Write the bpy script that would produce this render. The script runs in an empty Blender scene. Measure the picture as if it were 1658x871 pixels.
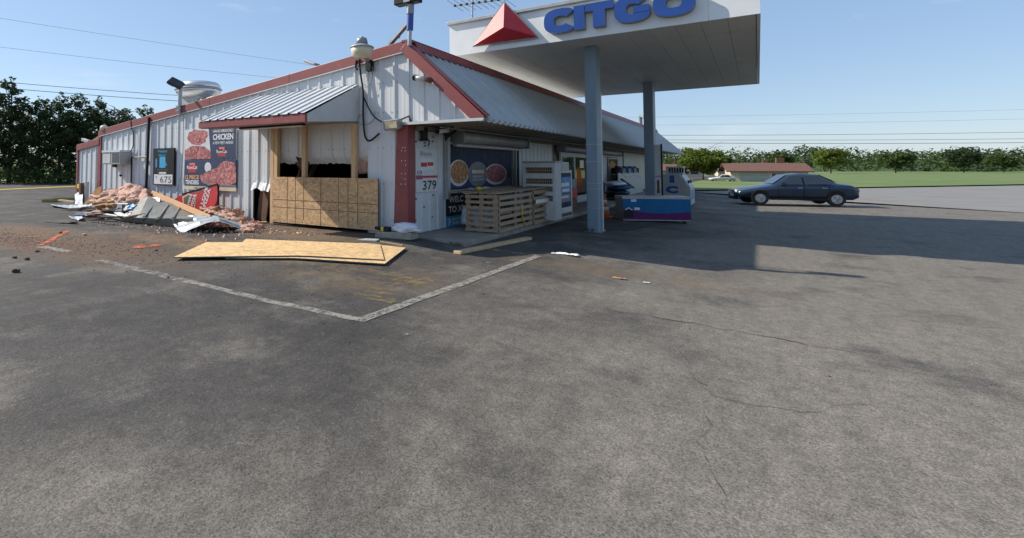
import bpy, bmesh, math, random
from mathutils import Vector, Matrix, noise
R_ = math.radians
random.seed(7)
SC = bpy.context.scene
COL = SC.collection

# ------------------------------------------------------------------ camera
# photograph occupies the upper left 1200 x 568 of the 1658 x 871 frame: a lens shift puts it there
F_PX, C_X, HORIZON, EYE = 849.0, 600.0, 270.0, 1.5
PITCH = R_(2.5)
YAW = math.atan(627.0 / 849.0)
C_Y = HORIZON - F_PX * math.tan(PITCH)
cam_d = bpy.data.cameras.new('camera')
cam = bpy.data.objects.new('camera', cam_d)
COL.objects.link(cam)
cam.location = (0, 0, EYE)
cam.rotation_euler = (R_(90) + PITCH, 0, YAW)
cam_d.sensor_fit = 'HORIZONTAL'
cam_d.sensor_width = 36.0
cam_d.lens = F_PX / 1658.0 * 36.0
cam_d.shift_x = (829.0 - C_X) / 1658.0
cam_d.shift_y = (C_Y - 435.5) / 1658.0
cam_d.clip_start = 0.05
cam_d.clip_end = 3000
SC.camera = cam

# ------------------------------------------------------------------ sky and sun
SUN = Vector((1.30, 0.40, -1.0)).normalized()          # direction the light travels
world = bpy.data.worlds.new('World')
SC.world = world
world.use_nodes = True
wn, wl = world.node_tree.nodes, world.node_tree.links
wn.clear()
w_out = wn.new('ShaderNodeOutputWorld')
w_bg = wn.new('ShaderNodeBackground')
w_sky = wn.new('ShaderNodeTexSky')
w_sky.sky_type = 'NISHITA'
w_sky.sun_disc = False
w_sky.sun_elevation = math.asin(-SUN.z)
w_sky.sun_rotation = math.atan2(-SUN.x, -SUN.y)
w_sky.air_density = 1.0
w_sky.dust_density = 0.25
w_sky.ozone_density = 1.0
w_bg.inputs['Strength'].default_value = 0.120
# thin fair-weather wisps: noise over the whole sky
w_tc = wn.new('ShaderNodeTexCoord')
w_map = wn.new('ShaderNodeMapping')
w_map.inputs['Scale'].default_value = (1.6, 1.6, 9.0)
w_n = wn.new('ShaderNodeTexNoise')
w_n.inputs['Scale'].default_value = 2.3
w_n.inputs['Detail'].default_value = 7
w_n.inputs['Roughness'].default_value = 0.62
w_r = wn.new('ShaderNodeMapRange')
w_r.inputs['From Min'].default_value = 0.57
w_r.inputs['From Max'].default_value = 0.80
w_r.inputs['To Max'].default_value = 0.55
w_mix = wn.new('ShaderNodeMixRGB')
w_mix.inputs['Color2'].default_value = (5.2, 5.6, 6.2, 1)
wl.new(w_tc.outputs['Generated'], w_map.inputs['Vector'])
wl.new(w_map.outputs['Vector'], w_n.inputs['Vector'])
wl.new(w_n.outputs['Fac'], w_r.inputs['Value'])
wl.new(w_r.outputs['Result'], w_mix.inputs['Fac'])
w_haze = wn.new('ShaderNodeMixRGB')                     # even summer haze over the whole sky
w_haze.inputs['Fac'].default_value = 0.55
w_haze.inputs['Color2'].default_value = (2.15, 3.25, 5.1, 1)
wl.new(w_sky.outputs['Color'], w_haze.inputs['Color1'])
wl.new(w_haze.outputs['Color'], w_mix.inputs['Color1'])
wl.new(w_mix.outputs['Color'], w_bg.inputs['Color'])
wl.new(w_bg.outputs['Background'], w_out.inputs['Surface'])

sun_d = bpy.data.lights.new('sun', 'SUN')
sun_d.energy = 5.0
sun_d.angle = R_(0.55)
sun_d.color = (1.0, 0.92, 0.80)
sun = bpy.data.objects.new('sun', sun_d)
COL.objects.link(sun)
sun.location = (-30, -10, 30)
sun.rotation_euler = SUN.to_track_quat('-Z', 'Y').to_euler()

SC.view_settings.view_transform = 'Standard'
SC.view_settings.look = 'None'
SC.view_settings.gamma = 1
SC.view_settings.exposure = 0.36
SC.view_settings.use_curve_mapping = False

# ------------------------------------------------------------------ measuring the place
_cy, _sy = math.cos(YAW), math.sin(YAW)
V_R = Vector((_cy, _sy, 0)); V_F0 = Vector((-_sy, _cy, 0)); V_Z = Vector((0, 0, 1))
V_F = V_F0 * math.cos(PITCH) + V_Z * math.sin(PITCH)
V_U = -V_F0 * math.sin(PITCH) + V_Z * math.cos(PITCH)
EYE_P = Vector((0, 0, EYE))
def ray(x, y): return V_R * ((x - C_X) / F_PX) - V_U * ((y - C_Y) / F_PX) + V_F
def onz(x, y, z=0.0):
    d = ray(x, y); return EYE_P + d * ((z - EYE) / d.z)
def ony(x, y, Y):
    d = ray(x, y); return EYE_P + d * (Y / d.y)
def onx(x, y, X):
    d = ray(x, y); return EYE_P + d * (X / d.x)
def lot(X):
    """height of the paved lot: level along the building, falling towards the pumps"""
    if X <= -6: return 0.0
    if X <= -4.7: return -.1 * (X + 6) / 1.3
    if X <= 0: return -.1 - .2 * (X + 4.7) / 4.7
    return -.3
def gnd(x, y, off=0.0):
    z = 0.0
    for _ in range(30):
        p = onz(x, y, z + off); z = lot(p.x)
    return p

# ------------------------------------------------------------------ mesh helpers
ORG = {}
def root_of(o):
    while o.parent: o = o.parent
    return o
class MB:
    def __init__(s): s.v = []; s.f = []; s.m = []
    def add(s, vs, fs, mi=0):
        b = len(s.v); s.v += [tuple(p) for p in vs]
        s.f += [tuple(i + b for i in f) for f in fs]; s.m += [mi] * len(fs); return s
    def box(s, lo, hi, mi=0):
        x0, y0, z0 = lo; x1, y1, z1 = hi
        return s.add([(x0,y0,z0),(x1,y0,z0),(x1,y1,z0),(x0,y1,z0),(x0,y0,z1),(x1,y0,z1),(x1,y1,z1),(x0,y1,z1)],
                     [(0,3,2,1),(4,5,6,7),(0,1,5,4),(1,2,6,5),(2,3,7,6),(3,0,4,7)], mi)
    def hexa(s, b, t, mi=0):                        # two matching quads
        return s.add(list(b) + list(t), [(3,2,1,0),(4,5,6,7),(0,1,5,4),(1,2,6,5),(2,3,7,6),(3,0,4,7)], mi)
    def bar(s, a, b, w, h, up=(0,0,1), mi=0):
        a = Vector(a); b = Vector(b); d = (b - a).normalized(); up = Vector(up)
        if abs(d.dot(up)) > .98: up = Vector((1, 0, 0))
        r = d.cross(up).normalized() * (w / 2); u = r.cross(d).normalized() * (h / 2)
        return s.hexa([a - r - u, a + r - u, a + r + u, a - r + u], [b - r - u, b + r - u, b + r + u, b - r + u], mi)
    def tube(s, pts, r, n=8, mi=0, cap=True):
        pts = [Vector(p) for p in pts]; rs = r if isinstance(r, (list, tuple)) else [r] * len(pts)
        rings = []; pu = None
        for i, p in enumerate(pts):
            d = (pts[min(i + 1, len(pts) - 1)] - pts[max(i - 1, 0)])
            d = d.normalized() if d.length > 1e-9 else Vector((0, 0, 1))
            if pu is None: pu = Vector((1, 0, 0)) if abs(d.z) > .9 else Vector((0, 0, 1))
            x = d.cross(pu).normalized(); y = x.cross(d).normalized(); pu = y
            rings.append([p + x * math.cos(2*math.pi*k/n) * rs[i] + y * math.sin(2*math.pi*k/n) * rs[i] for k in range(n)])
        vs = [q for ring in rings for q in ring]; fs = []
        for i in range(len(pts) - 1):
            for k in range(n):
                fs.append((i*n+k, i*n+(k+1) % n, (i+1)*n+(k+1) % n, (i+1)*n+k))
        if cap: fs += [tuple(range(n - 1, -1, -1)), tuple((len(pts)-1)*n + k for k in range(n))]
        return s.add(vs, fs, mi)
    def lathe(s, c, prof, n=24, mi=0, sx=1.0, sy=1.0):
        c = Vector(c); vs = []; fs = []
        for (r, z) in prof:
            for k in range(n):
                a = 2*math.pi*k/n; vs.append((c.x + r*sx*math.cos(a), c.y + r*sy*math.sin(a), c.z + z))
        for i in range(len(prof) - 1):
            for k in range(n): fs.append((i*n+k, i*n+(k+1) % n, (i+1)*n+(k+1) % n, (i+1)*n+k))
        fs += [tuple(range(n-1, -1, -1)), tuple((len(prof)-1)*n + k for k in range(n))]
        return s.add(vs, fs, mi)
    def prism(s, poly, d, mi=0):                    # planar polygon extruded by vector d
        n = len(poly); d = Vector(d); poly = [Vector(p) for p in poly]
        vs = poly + [p + d for p in poly]
        return s.add(vs, [tuple(range(n-1, -1, -1)), tuple(range(n, 2*n))] + [(i, (i+1) % n, n+(i+1) % n, n+i) for i in range(n)], mi)
    def grid(s, fn, nu, nv, thick=None, mi=0):
        vs = [Vector(fn(i / nu, j / nv)) for j in range(nv + 1) for i in range(nu + 1)]
        q = [(j*(nu+1)+i, j*(nu+1)+i+1, (j+1)*(nu+1)+i+1, (j+1)*(nu+1)+i) for j in range(nv) for i in range(nu)]
        s.add(vs, q, mi)
        if thick is not None:
            t = Vector(thick); s.add([p + t for p in vs], [f[::-1] for f in q], mi)
        return s
    def build(s, name, mats, parent=None, smooth=False, bevel=0, loc=None, kind=None):
        if not isinstance(mats, (list, tuple)): mats = [mats]
        me = bpy.data.meshes.new(name)
        o = bpy.data.objects.new(name, me); COL.objects.link(o)
        if parent is not None:
            o.parent = parent; org = ORG[root_of(parent).name]
            if root_of(parent).type == 'MESH' or parent.type == 'MESH': org = ORG[root_of(parent).name]
        else:
            if loc is None and s.v:
                xs = [v[0] for v in s.v]; ys = [v[1] for v in s.v]; zs = [v[2] for v in s.v]
                loc = ((min(xs)+max(xs))/2, (min(ys)+max(ys))/2, min(zs))
            org = Vector(loc or (0, 0, 0)); o.location = org; ORG[o.name] = org
        me.from_pydata([(v[0]-org[0], v[1]-org[1], v[2]-org[2]) for v in s.v], [], s.f)
        for m in mats: me.materials.append(m)
        if len(mats) > 1: me.polygons.foreach_set('material_index', s.m)
        if smooth: me.polygons.foreach_set('use_smooth', [True] * len(s.f))
        bm = bmesh.new(); bm.from_mesh(me)
        if len(bm.faces) < 60000 and not getattr(s, 'keep', False): bmesh.ops.recalc_face_normals(bm, faces=bm.faces)
        bm.to_mesh(me); bm.free(); me.update()
        if bevel:
            b = o.modifiers.new('edge', 'BEVEL'); b.width = bevel; b.segments = 2; b.limit_method = 'ANGLE'; b.angle_limit = R_(40)
        if kind: o['kind'] = kind
        return o
def thing(name, label, cat, loc, group=None):
    o = bpy.data.objects.new(name, None); COL.objects.link(o); o.location = loc
    o.empty_display_size = .1; o['label'] = label; o['category'] = cat
    if group: o['group'] = group
    ORG[o.name] = Vector(loc); return o
def tag(o, label, cat, group=None):
    o['label'] = label; o['category'] = cat
    if group: o['group'] = group
    return o
def box(name, lo, hi, m, parent=None, bevel=0): return MB().box(lo, hi).build(name, m, parent, bevel=bevel)
def sharedcopy(o, parent, loc=(0, 0, 0)):
    c = o.copy(); COL.objects.link(c); c.parent = parent; c.location = loc; return c
def text_mesh(txt, size, fat=0.0, sx=1.0):
    cu = bpy.data.curves.new('t', 'FONT'); cu.body = txt; cu.size = size; cu.offset = fat; cu.resolution_u = 3
    o = bpy.data.objects.new('t', cu); COL.objects.link(o)
    me = bpy.data.meshes.new_from_object(o.evaluated_get(bpy.context.evaluated_depsgraph_get()))
    bpy.data.objects.remove(o); bpy.data.curves.remove(cu)
    vs = [(v.co.x * sx, v.co.y) for v in me.vertices]; fs = [tuple(p.vertices) for p in me.polygons]
    bpy.data.meshes.remove(me)
    return vs, fs
def lettering(txt, origin, ux, uy, w, h, m, parent, name='lettering', fat=0.012):
    """flat print of txt stretched into the w x h box at origin, along ux / uy"""
    vs, fs = text_mesh(txt, 1.0, fat)
    if not vs: return None
    x0 = min(v[0] for v in vs); x1 = max(v[0] for v in vs); y0 = min(v[1] for v in vs); y1 = max(v[1] for v in vs)
    O = Vector(origin); ux = Vector(ux); uy = Vector(uy)
    mb = MB(); mb.add([O + ux * ((v[0]-x0)/(x1-x0)*w) + uy * ((v[1]-y0)/(y1-y0)*h) for v in vs], fs)
    mb.keep = True
    return mb.build(name, m, parent)

# ------------------------------------------------------------------ materials
def _nt(name):
    m = bpy.data.materials.new(name); m.use_nodes = True
    n = m.node_tree.nodes; l = m.node_tree.links
    return m, n, l, n['Principled BSDF']
def rgba(c): return (c[0], c[1], c[2], 1)
def pm(name, base, alt=None, scale=3.0, rough=.6, metal=0.0, bump=0.0, bscale=40.0, stretch=(1,1,1), detail=5, lo=.35, hi=.65, spec=.5, dirt=None, dscale=1.2, dlo=.55, dhi=.75):
    m, n, l, b = _nt(name)
    tc = n.new('ShaderNodeTexCoord'); mp = n.new('ShaderNodeMapping'); mp.inputs['Scale'].default_value = stretch
    l.new(tc.outputs['Object'], mp.inputs['Vector'])
    b.inputs['Roughness'].default_value = rough; b.inputs['Metallic'].default_value = metal
    b.inputs['Specular IOR Level'].default_value = spec
    if alt is None: alt = tuple(c * .8 for c in base)
    nz = n.new('ShaderNodeTexNoise'); nz.inputs['Scale'].default_value = scale; nz.inputs['Detail'].default_value = detail
    nz.inputs['Roughness'].default_value = .6
    l.new(mp.outputs['Vector'], nz.inputs['Vector'])
    rg = n.new('ShaderNodeMapRange'); rg.inputs['From Min'].default_value = lo; rg.inputs['From Max'].default_value = hi
    l.new(nz.outputs['Fac'], rg.inputs['Value'])
    mx = n.new('ShaderNodeMixRGB'); mx.inputs['Color1'].default_value = rgba(base); mx.inputs['Color2'].default_value = rgba(alt)
    l.new(rg.outputs['Result'], mx.inputs['Fac']); out = mx.outputs['Color']
    if dirt:
        n2 = n.new('ShaderNodeTexNoise'); n2.inputs['Scale'].default_value = dscale; n2.inputs['Detail'].default_value = 6
        n2.inputs['Roughness'].default_value = .65
        l.new(tc.outputs['Object'], n2.inputs['Vector'])
        r2 = n.new('ShaderNodeMapRange'); r2.inputs['From Min'].default_value = dlo; r2.inputs['From Max'].default_value = dhi
        l.new(n2.outputs['Fac'], r2.inputs['Value'])
        m2 = n.new('ShaderNodeMixRGB'); m2.inputs['Color2'].default_value = rgba(dirt)
        l.new(r2.outputs['Result'], m2.inputs['Fac']); l.new(out, m2.inputs['Color1']); out = m2.outputs['Color']
    l.new(out, b.inputs['Base Color'])
    if bump:
        nb = n.new('ShaderNodeTexNoise'); nb.inputs['Scale'].default_value = bscale; nb.inputs['Detail'].default_value = 4
        l.new(mp.outputs['Vector'], nb.inputs['Vector'])
        bp = n.new('ShaderNodeBump'); bp.inputs['Strength'].default_value = bump; bp.inputs['Distance'].default_value = .02
        l.new(nb.outputs['Fac'], bp.inputs['Height']); l.new(bp.outputs['Normal'], b.inputs['Normal'])
    return m
def osb_mat(name, base):
    m, n, l, b = _nt(name)
    tc = n.new('ShaderNodeTexCoord'); b.inputs['Roughness'].default_value = .75
    col = None
    for k, (rot, st) in enumerate(((0.25, (9, 26, 26)), (1.1, (22, 10, 24)), (-.5, (11, 30, 14)))):
        mp = n.new('ShaderNodeMapping'); mp.inputs['Scale'].default_value = st; mp.inputs['Rotation'].default_value = (rot, rot * .9, rot)
        l.new(tc.outputs['Object'], mp.inputs['Vector'])
        v = n.new('ShaderNodeTexVoronoi'); v.inputs['Scale'].default_value = 1.0 + .25 * k
        l.new(mp.outputs['Vector'], v.inputs['Vector'])
        sp = n.new('ShaderNodeSeparateColor'); l.new(v.outputs['Color'], sp.inputs['Color'])
        rr = n.new('ShaderNodeValToRGB')
        rr.color_ramp.elements[0].color = rgba([c * .52 for c in base]); rr.color_ramp.elements[1].color = rgba([min(1, c * 1.3) for c in base])
        l.new(sp.outputs['Red'], rr.inputs['Fac'])
        if col is None: col = rr.outputs['Color']
        else:
            mx = n.new('ShaderNodeMixRGB'); mx.inputs['Fac'].default_value = .45
            l.new(col, mx.inputs['Color1']); l.new(rr.outputs['Color'], mx.inputs['Color2']); col = mx.outputs['Color']
    nz = n.new('ShaderNodeTexNoise'); nz.inputs['Scale'].default_value = 2.2; nz.inputs['Detail'].default_value = 4
    l.new(tc.outputs['Object'], nz.inputs['Vector'])
    hs = n.new('ShaderNodeHueSaturation'); rg = n.new('ShaderNodeMapRange'); rg.inputs['To Min'].default_value = .8; rg.inputs['To Max'].default_value = 1.2
    l.new(nz.outputs['Fac'], rg.inputs['Value']); l.new(rg.outputs['Result'], hs.inputs['Value']); l.new(col, hs.inputs['Color'])
    l.new(hs.outputs['Color'], b.inputs['Base Color'])
    bp = n.new('ShaderNodeBump'); bp.inputs['Strength'].default_value = .25; bp.inputs['Distance'].default_value = .01
    l.new(col, bp.inputs['Height']); l.new(bp.outputs['Normal'], b.inputs['Normal'])
    return m
def worn_paint(name, c, lo=.40, hi=.52, scale=14.0, stretch=(1,1,1), maxi=1.0, rough=.8):
    """paint with gaps where it has worn through to the surface below"""
    m, n, l, b = _nt(name)
    b.inputs['Roughness'].default_value = rough
    tc = n.new('ShaderNodeTexCoord'); mp = n.new('ShaderNodeMapping'); mp.inputs['Scale'].default_value = stretch
    l.new(tc.outputs['Object'], mp.inputs['Vector'])
    nz = n.new('ShaderNodeTexNoise'); nz.inputs['Scale'].default_value = scale; nz.inputs['Detail'].default_value = 9; nz.inputs['Roughness'].default_value = .72
    l.new(mp.outputs['Vector'], nz.inputs['Vector'])
    rg = n.new('ShaderNodeMapRange'); rg.inputs['From Min'].default_value = lo; rg.inputs['From Max'].default_value = hi; rg.inputs['To Max'].default_value = maxi
    l.new(nz.outputs['Fac'], rg.inputs['Value']); l.new(rg.outputs['Result'], b.inputs['Alpha'])
    n2 = n.new('ShaderNodeTexNoise'); n2.inputs['Scale'].default_value = 6; n2.inputs['Detail'].default_value = 6
    l.new(tc.outputs['Object'], n2.inputs['Vector'])
    mx = n.new('ShaderNodeMixRGB'); mx.inputs['Color1'].default_value = rgba(c); mx.inputs['Color2'].default_value = rgba([k * .6 for k in c])
    l.new(n2.outputs['Fac'], mx.inputs['Fac']); l.new(mx.outputs['Color'], b.inputs['Base Color'])
    return m
def leaf_mat(name, c1, c2, trans=.35):
    m, n, l, b = _nt(name)
    tc = n.new('ShaderNodeTexCoord'); nz = n.new('ShaderNodeTexNoise'); nz.inputs['Scale'].default_value = .9; nz.inputs['Detail'].default_value = 8; nz.inputs['Roughness'].default_value = .75
    l.new(tc.outputs['Object'], nz.inputs['Vector'])
    rg = n.new('ShaderNodeMapRange'); rg.inputs['From Min'].default_value = .35; rg.inputs['From Max'].default_value = .65
    l.new(nz.outputs['Fac'], rg.inputs['Value'])
    mx = n.new('ShaderNodeMixRGB'); mx.inputs['Color1'].default_value = rgba(c1); mx.inputs['Color2'].default_value = rgba(c2)
    l.new(rg.outputs['Result'], mx.inputs['Fac']); l.new(mx.outputs['Color'], b.inputs['Base Color'])
    b.inputs['Roughness'].default_value = .6; b.inputs['Specular IOR Level'].default_value = .25
    tr = n.new('ShaderNodeBsdfTranslucent'); l.new(mx.outputs['Color'], tr.inputs['Color'])
    ms = n.new('ShaderNodeMixShader'); ms.inputs['Fac'].default_value = trans
    l.new(b.outputs['BSDF'], ms.inputs[1]); l.new(tr.outputs['BSDF'], ms.inputs[2])
    l.new(ms.outputs['Shader'], n['Material Output'].inputs['Surface'])
    return m
def food_mat(name, cols, scale):
    m, n, l, b = _nt(name); b.inputs['Roughness'].default_value = .6; b.inputs['Specular IOR Level'].default_value = .1
    tc = n.new('ShaderNodeTexCoord')
    nz = n.new('ShaderNodeTexNoise'); nz.inputs['Scale'].default_value = scale * .8; nz.inputs['Detail'].default_value = 6
    l.new(tc.outputs['Object'], nz.inputs['Vector'])
    ad = n.new('ShaderNodeMixRGB'); ad.blend_type = 'ADD'; ad.inputs['Fac'].default_value = .35
    l.new(tc.outputs['Object'], ad.inputs['Color1']); l.new(nz.outputs['Color'], ad.inputs['Color2'])
    v = n.new('ShaderNodeTexVoronoi'); v.inputs['Scale'].default_value = scale; l.new(ad.outputs['Color'], v.inputs['Vector'])
    rr = n.new('ShaderNodeValToRGB'); rr.color_ramp.elements[0].color = rgba(cols[0]); rr.color_ramp.elements[1].color = rgba(cols[-1])
    for k, c in enumerate(cols[1:-1]):
        e = rr.color_ramp.elements.new((k + 1) / (len(cols) - 1)); e.color = rgba(c)
    l.new(nz.outputs['Fac'], rr.inputs['Fac'])
    rg = n.new('ShaderNodeMapRange'); rg.inputs['From Min'].default_value = 0; rg.inputs['From Max'].default_value = .6; rg.inputs['To Min'].default_value = 1.6; rg.inputs['To Max'].default_value = .55
    l.new(v.outputs['Distance'], rg.inputs['Value'])
    hs = n.new('ShaderNodeHueSaturation'); l.new(rr.outputs['Color'], hs.inputs['Color']); l.new(rg.outputs['Result'], hs.inputs['Value'])
    l.new(hs.outputs['Color'], b.inputs['Base Color'])
    return m
def glass_mat(name, tint=(.02, .025, .03), rough=.04):
    m, n, l, b = _nt(name)
    b.inputs['Base Color'].default_value = rgba(tint); b.inputs['Roughness'].default_value = rough
    b.inputs['Specular IOR Level'].default_value = .8; b.inputs['Coat Weight'].default_value = .5
    return m

M = {}
M['siding'] = pm('painted_steel_siding', (.62, .635, .645), (.585, .60, .61), 1.2, .5, stretch=(4, 4, .25), dirt=(.50, .47, .43), dscale=1.3, dlo=.62, dhi=.9)
M['siding_edge'] = pm('siding_raw_edge', (.42, .43, .44), (.3, .29, .27), 8, .5, .3)
M['red'] = pm('red_trim_paint', (.25, .054, .052), (.21, .046, .046), 2, .5, stretch=(1, 1, 1), dirt=(.28, .10, .09), dscale=3)
M['roofmetal'] = pm('weathered_roof_steel', (.46, .475, .475), (.38, .40, .40), 2.0, .5, .0, stretch=(.4, 5, .6), dirt=(.38, .37, .34), dscale=.8)
M['awnmetal'] = pm('white_awning_steel', (.52, .54, .55), (.46, .48, .49), 3, .6, .0)
M['soffit'] = pm('soffit_boards', (.30, .26, .20), (.22, .185, .14), 2.5, .7, dirt=(.2, .16, .12))
M['under'] = pm('brown_backing_wood', (.25, .2, .15), (.18, .14, .11), 3, .8)  # plain brown wood for wall backing, mansard deck and soffit beam
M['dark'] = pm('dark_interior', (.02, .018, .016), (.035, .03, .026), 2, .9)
M['black'] = pm('black_plastic', (.012, .012, .013), (.02, .02, .021), 6, .5, spec=.2)
M['osb'] = osb_mat('oriented_strand_board', (.56, .355, .185))
M['osbgnd'] = osb_mat('oriented_strand_board_new', (.72, .48, .23))
M['osbedge'] = pm('board_edge', (.10, .12, .11), (.05, .07, .07), 9, .8)
M['ink'] = pm('printed_guide_line', (.12, .075, .04), (.16, .10, .05), 9, .8)
M['lumber'] = pm('pine_lumber', (.62, .43, .24), (.50, .32, .16), 2.0, .65, stretch=(9, 9, 1), dirt=(.3, .17, .08), dscale=9, dlo=.66, dhi=.74)
M['lumberx'] = pm('pine_lumber_lying', (.56, .42, .25), (.44, .31, .17), 2.0, .65, stretch=(9, 2, 9), dirt=(.3, .17, .08), dscale=7, dlo=.62, dhi=.74)
M['oldwood'] = pm('weathered_pallet_wood', (.40, .29, .195), (.25, .18, .12), 4, .8, stretch=(3, 3, 12), bump=.2, bscale=20)
M['plank'] = pm('orange_plank', (.48, .25, .09), (.34, .16, .06), 4, .7, stretch=(2, 12, 12))
M['brownwood'] = pm('old_brown_board', (.16, .08, .045), (.1, .05, .03), 4, .8, stretch=(8, 8, 1))
M['pink'] = pm('pink_insulation', (.60, .37, .30), (.42, .24, .18), 11, .95, bump=.8, bscale=34, dirt=(.58, .44, .31), dscale=3.5, dlo=.5, dhi=.72)
M['kraft'] = pm('kraft_paper', (.40, .24, .12), (.30, .16, .08), 6, .85, bump=.5, bscale=9)
M['steelback'] = pm('siding_grey_back', (.19, .195, .178), (.145, .15, .138), 3, .5, .0, dirt=(.26, .17, .09), dscale=2, dlo=.58, dhi=.72)
M['steelbright'] = pm('bare_white_steel', (.42, .455, .48), (.35, .385, .41), 3, .42, .1)
M['grey'] = pm('grey_metal', (.30, .32, .33), (.22, .24, .25), 5, .45, .4)
M['lightgrey'] = pm('light_grey_metal', (.40, .41, .41), (.32, .33, .33), 4, .45, .2)
M['alum'] = pm('spun_aluminium', (.72, .73, .74), (.6, .61, .62), 5, .33, .75, stretch=(1, 1, 8), dirt=(.45, .4, .34), dscale=3)
M['white'] = pm('white_enamel', (.58, .58, .56), (.50, .50, .48), 4, .5, dirt=(.5, .46, .4), dscale=3, dlo=.6, dhi=.8)
M['cream'] = pm('cream_acrylic', (.70, .62, .46), (.6, .52, .38), 4, .3)
M['blue_tape'] = pm('blue_tape', (.03, .07, .3), (.04, .09, .36), 9, .6)
M['fascia'] = pm('canopy_fascia_white', (.76, .77, .77), (.69, .70, .70), 1.5, .4, dirt=(.55, .53, .49), dscale=1.1, dlo=.6, dhi=.85)
M['canopyunder'] = pm('canopy_soffit_steel', (.68, .655, .61), (.60, .575, .53), 1.0, .5, stretch=(1, .35, 1), dirt=(.42, .37, .30), dscale=1.6, dlo=.58, dhi=.8)
M['column'] = pm('canopy_column_paint', (.19, .255, .31), (.16, .215, .265), 1.4, .45, stretch=(3, 3, .5))
M['logored'] = pm('emblem_red', (.46, .02, .028), (.40, .016, .022), 3, .4)
M['logoblue'] = pm('letter_blue', (.018, .07, .30), (.014, .06, .26), 3, .35)
M['concrete'] = pm('concrete_walk', (.29, .265, .225), (.21, .19, .165), 2.2, .85, bump=.2, bscale=60, dirt=(.16, .14, .12), dscale=1.3, dlo=.52, dhi=.72)
M['navy'] = pm('poster_navy', (.018, .03, .085), (.024, .038, .1), 4, .5)
M['posterwhite'] = pm('poster_white', (.68, .68, .68), (.6, .6, .6), 4, .5)
M['print_white'] = pm('print_white', (.78, .78, .78), (.72, .72, .72), 9, .6)
M['print_red'] = pm('print_red', (.52, .02, .03), (.45, .02, .03), 9, .5)
M['print_orange'] = pm('print_orange', (.78, .42, .16), (.7, .36, .12), 9, .5)
M['print_blue'] = pm('print_blue', (.03, .25, .52), (.03, .2, .44), 9, .5)
M['print_cyan'] = pm('print_cyan', (.05, .38, .62), (.03, .28, .52), 5, .5)
M['print_black'] = pm('print_black', (.012, .012, .014), (.02, .02, .022), 9, .5)
M['print_grey'] = pm('print_grey', (.2, .22, .24), (.16, .17, .19), 9, .5)
M['print_magenta'] = pm('print_magenta', (.34, .06, .16), (.28, .05, .13), 9, .5)
M['chicken'] = food_mat('printed_fried_chicken', ((.13, .025, .03), (.50, .15, .15), (.68, .34, .32), (.85, .62, .58)), 13)
M['chicken2'] = food_mat('printed_wings', ((.09, .02, .02), (.45, .12, .13), (.62, .3, .29), (.8, .56, .53)), 14)
M['pasta'] = food_mat('printed_plate_food', ((.18, .06, .03), (.5, .22, .09), (.68, .4, .22), (.8, .62, .42)), 13)
M['glass'] = glass_mat('window_glass')
M['green'] = pm('print_green', (.03, .18, .1), (.03, .14, .08), 4, .5)
M['redpanel'] = pm('red_plastic_sign', (.56, .045, .05), (.48, .035, .04), 4, .42, dirt=(.62, .25, .22), dscale=6, dlo=.6, dhi=.75)
M['orange'] = pm('orange_fabric', (.75, .16, .015), (.62, .11, .01), 5, .7)
M['yellow'] = pm('yellow_plastic', (.75, .56, .03), (.65, .46, .02), 5, .5)
M['plasticbag'] = pm('white_plastic_sack', (.70, .71, .76), (.56, .58, .66), 6, .4, bump=.5, bscale=14)
M['block'] = pm('concrete_block', (.36, .32, .25), (.26, .23, .18), 7, .9, bump=.5, bscale=40)
M['paper'] = pm('white_paper', (.74, .74, .72), (.62, .62, .6), 6, .8)
M['freezerblue'] = pm('freezer_blue_print', (.012, .135, .30), (.010, .11, .26), 2.5, .6, spec=.2)
M['freezerpurple'] = pm('freezer_purple_print', (.12, .018, .11), (.10, .014, .09), 2.5, .6, spec=.2)
M['ice'] = pm('ice_cabinet_steel', (.42, .42, .41), (.35, .35, .34), 2.5, .45, dirt=(.28, .26, .23), dscale=2)
M['carpaint'] = pm('dark_blue_car_paint', (.035, .06, .10), (.03, .052, .09), 3, .22, .3)
M['rubber'] = pm('tyre_rubber', (.018, .018, .018), (.028, .027, .026), 8, .85)
M['bark'] = pm('tree_bark', (.07, .055, .04), (.045, .035, .027), 6, .9, stretch=(3, 3, 1), bump=.5, bscale=12)
M['leafdark'] = leaf_mat('dark_leaves', (.024, .042, .016), (.055, .088, .03), .3)
M['leafmid'] = leaf_mat('mid_leaves', (.04, .075, .018), (.085, .125, .03), .35)
M['leaflight'] = leaf_mat('yellow_green_leaves', (.11, .16, .022), (.18, .22, .04), .45)
M['grass'] = pm('lawn', (.115, .18, .032), (.08, .135, .026), .5, .9, dirt=(.17, .18, .07), dscale=.12, dlo=.45, dhi=.65)
M['grassblade'] = leaf_mat('grass_blades', (.06, .085, .022), (.13, .13, .05), .3)
M['dirtclod'] = pm('brown_dirt', (.10, .062, .038), (.06, .04, .026), 8, .95, bump=.6, bscale=30)
M['brick'] = pm('house_wall', (.56, .50, .40), (.5, .44, .35), 3, .85)
M['roofbrown'] = pm('brown_shingles', (.16, .075, .055), (.12, .055, .04), 5, .9)
M['roofgrey'] = pm('grey_shingles', (.17, .15, .14), (.13, .115, .11), 5, .9)
M['wire'] = pm('power_cable', (.05, .05, .055), (.06, .06, .065), 4, .6)
M['road'] = pm('road_asphalt', (.22, .21, .195), (.19, .18, .168), .6, .9, dirt=(.17, .16, .15), dscale=.15)
M['galv'] = pm('galvanised_pipe', (.40, .42, .44), (.32, .34, .36), 5, .4, .5)
M['darkgrey'] = pm('dark_grey_mat', (.035, .035, .037), (.05, .05, .052), 6, .9)
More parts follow.
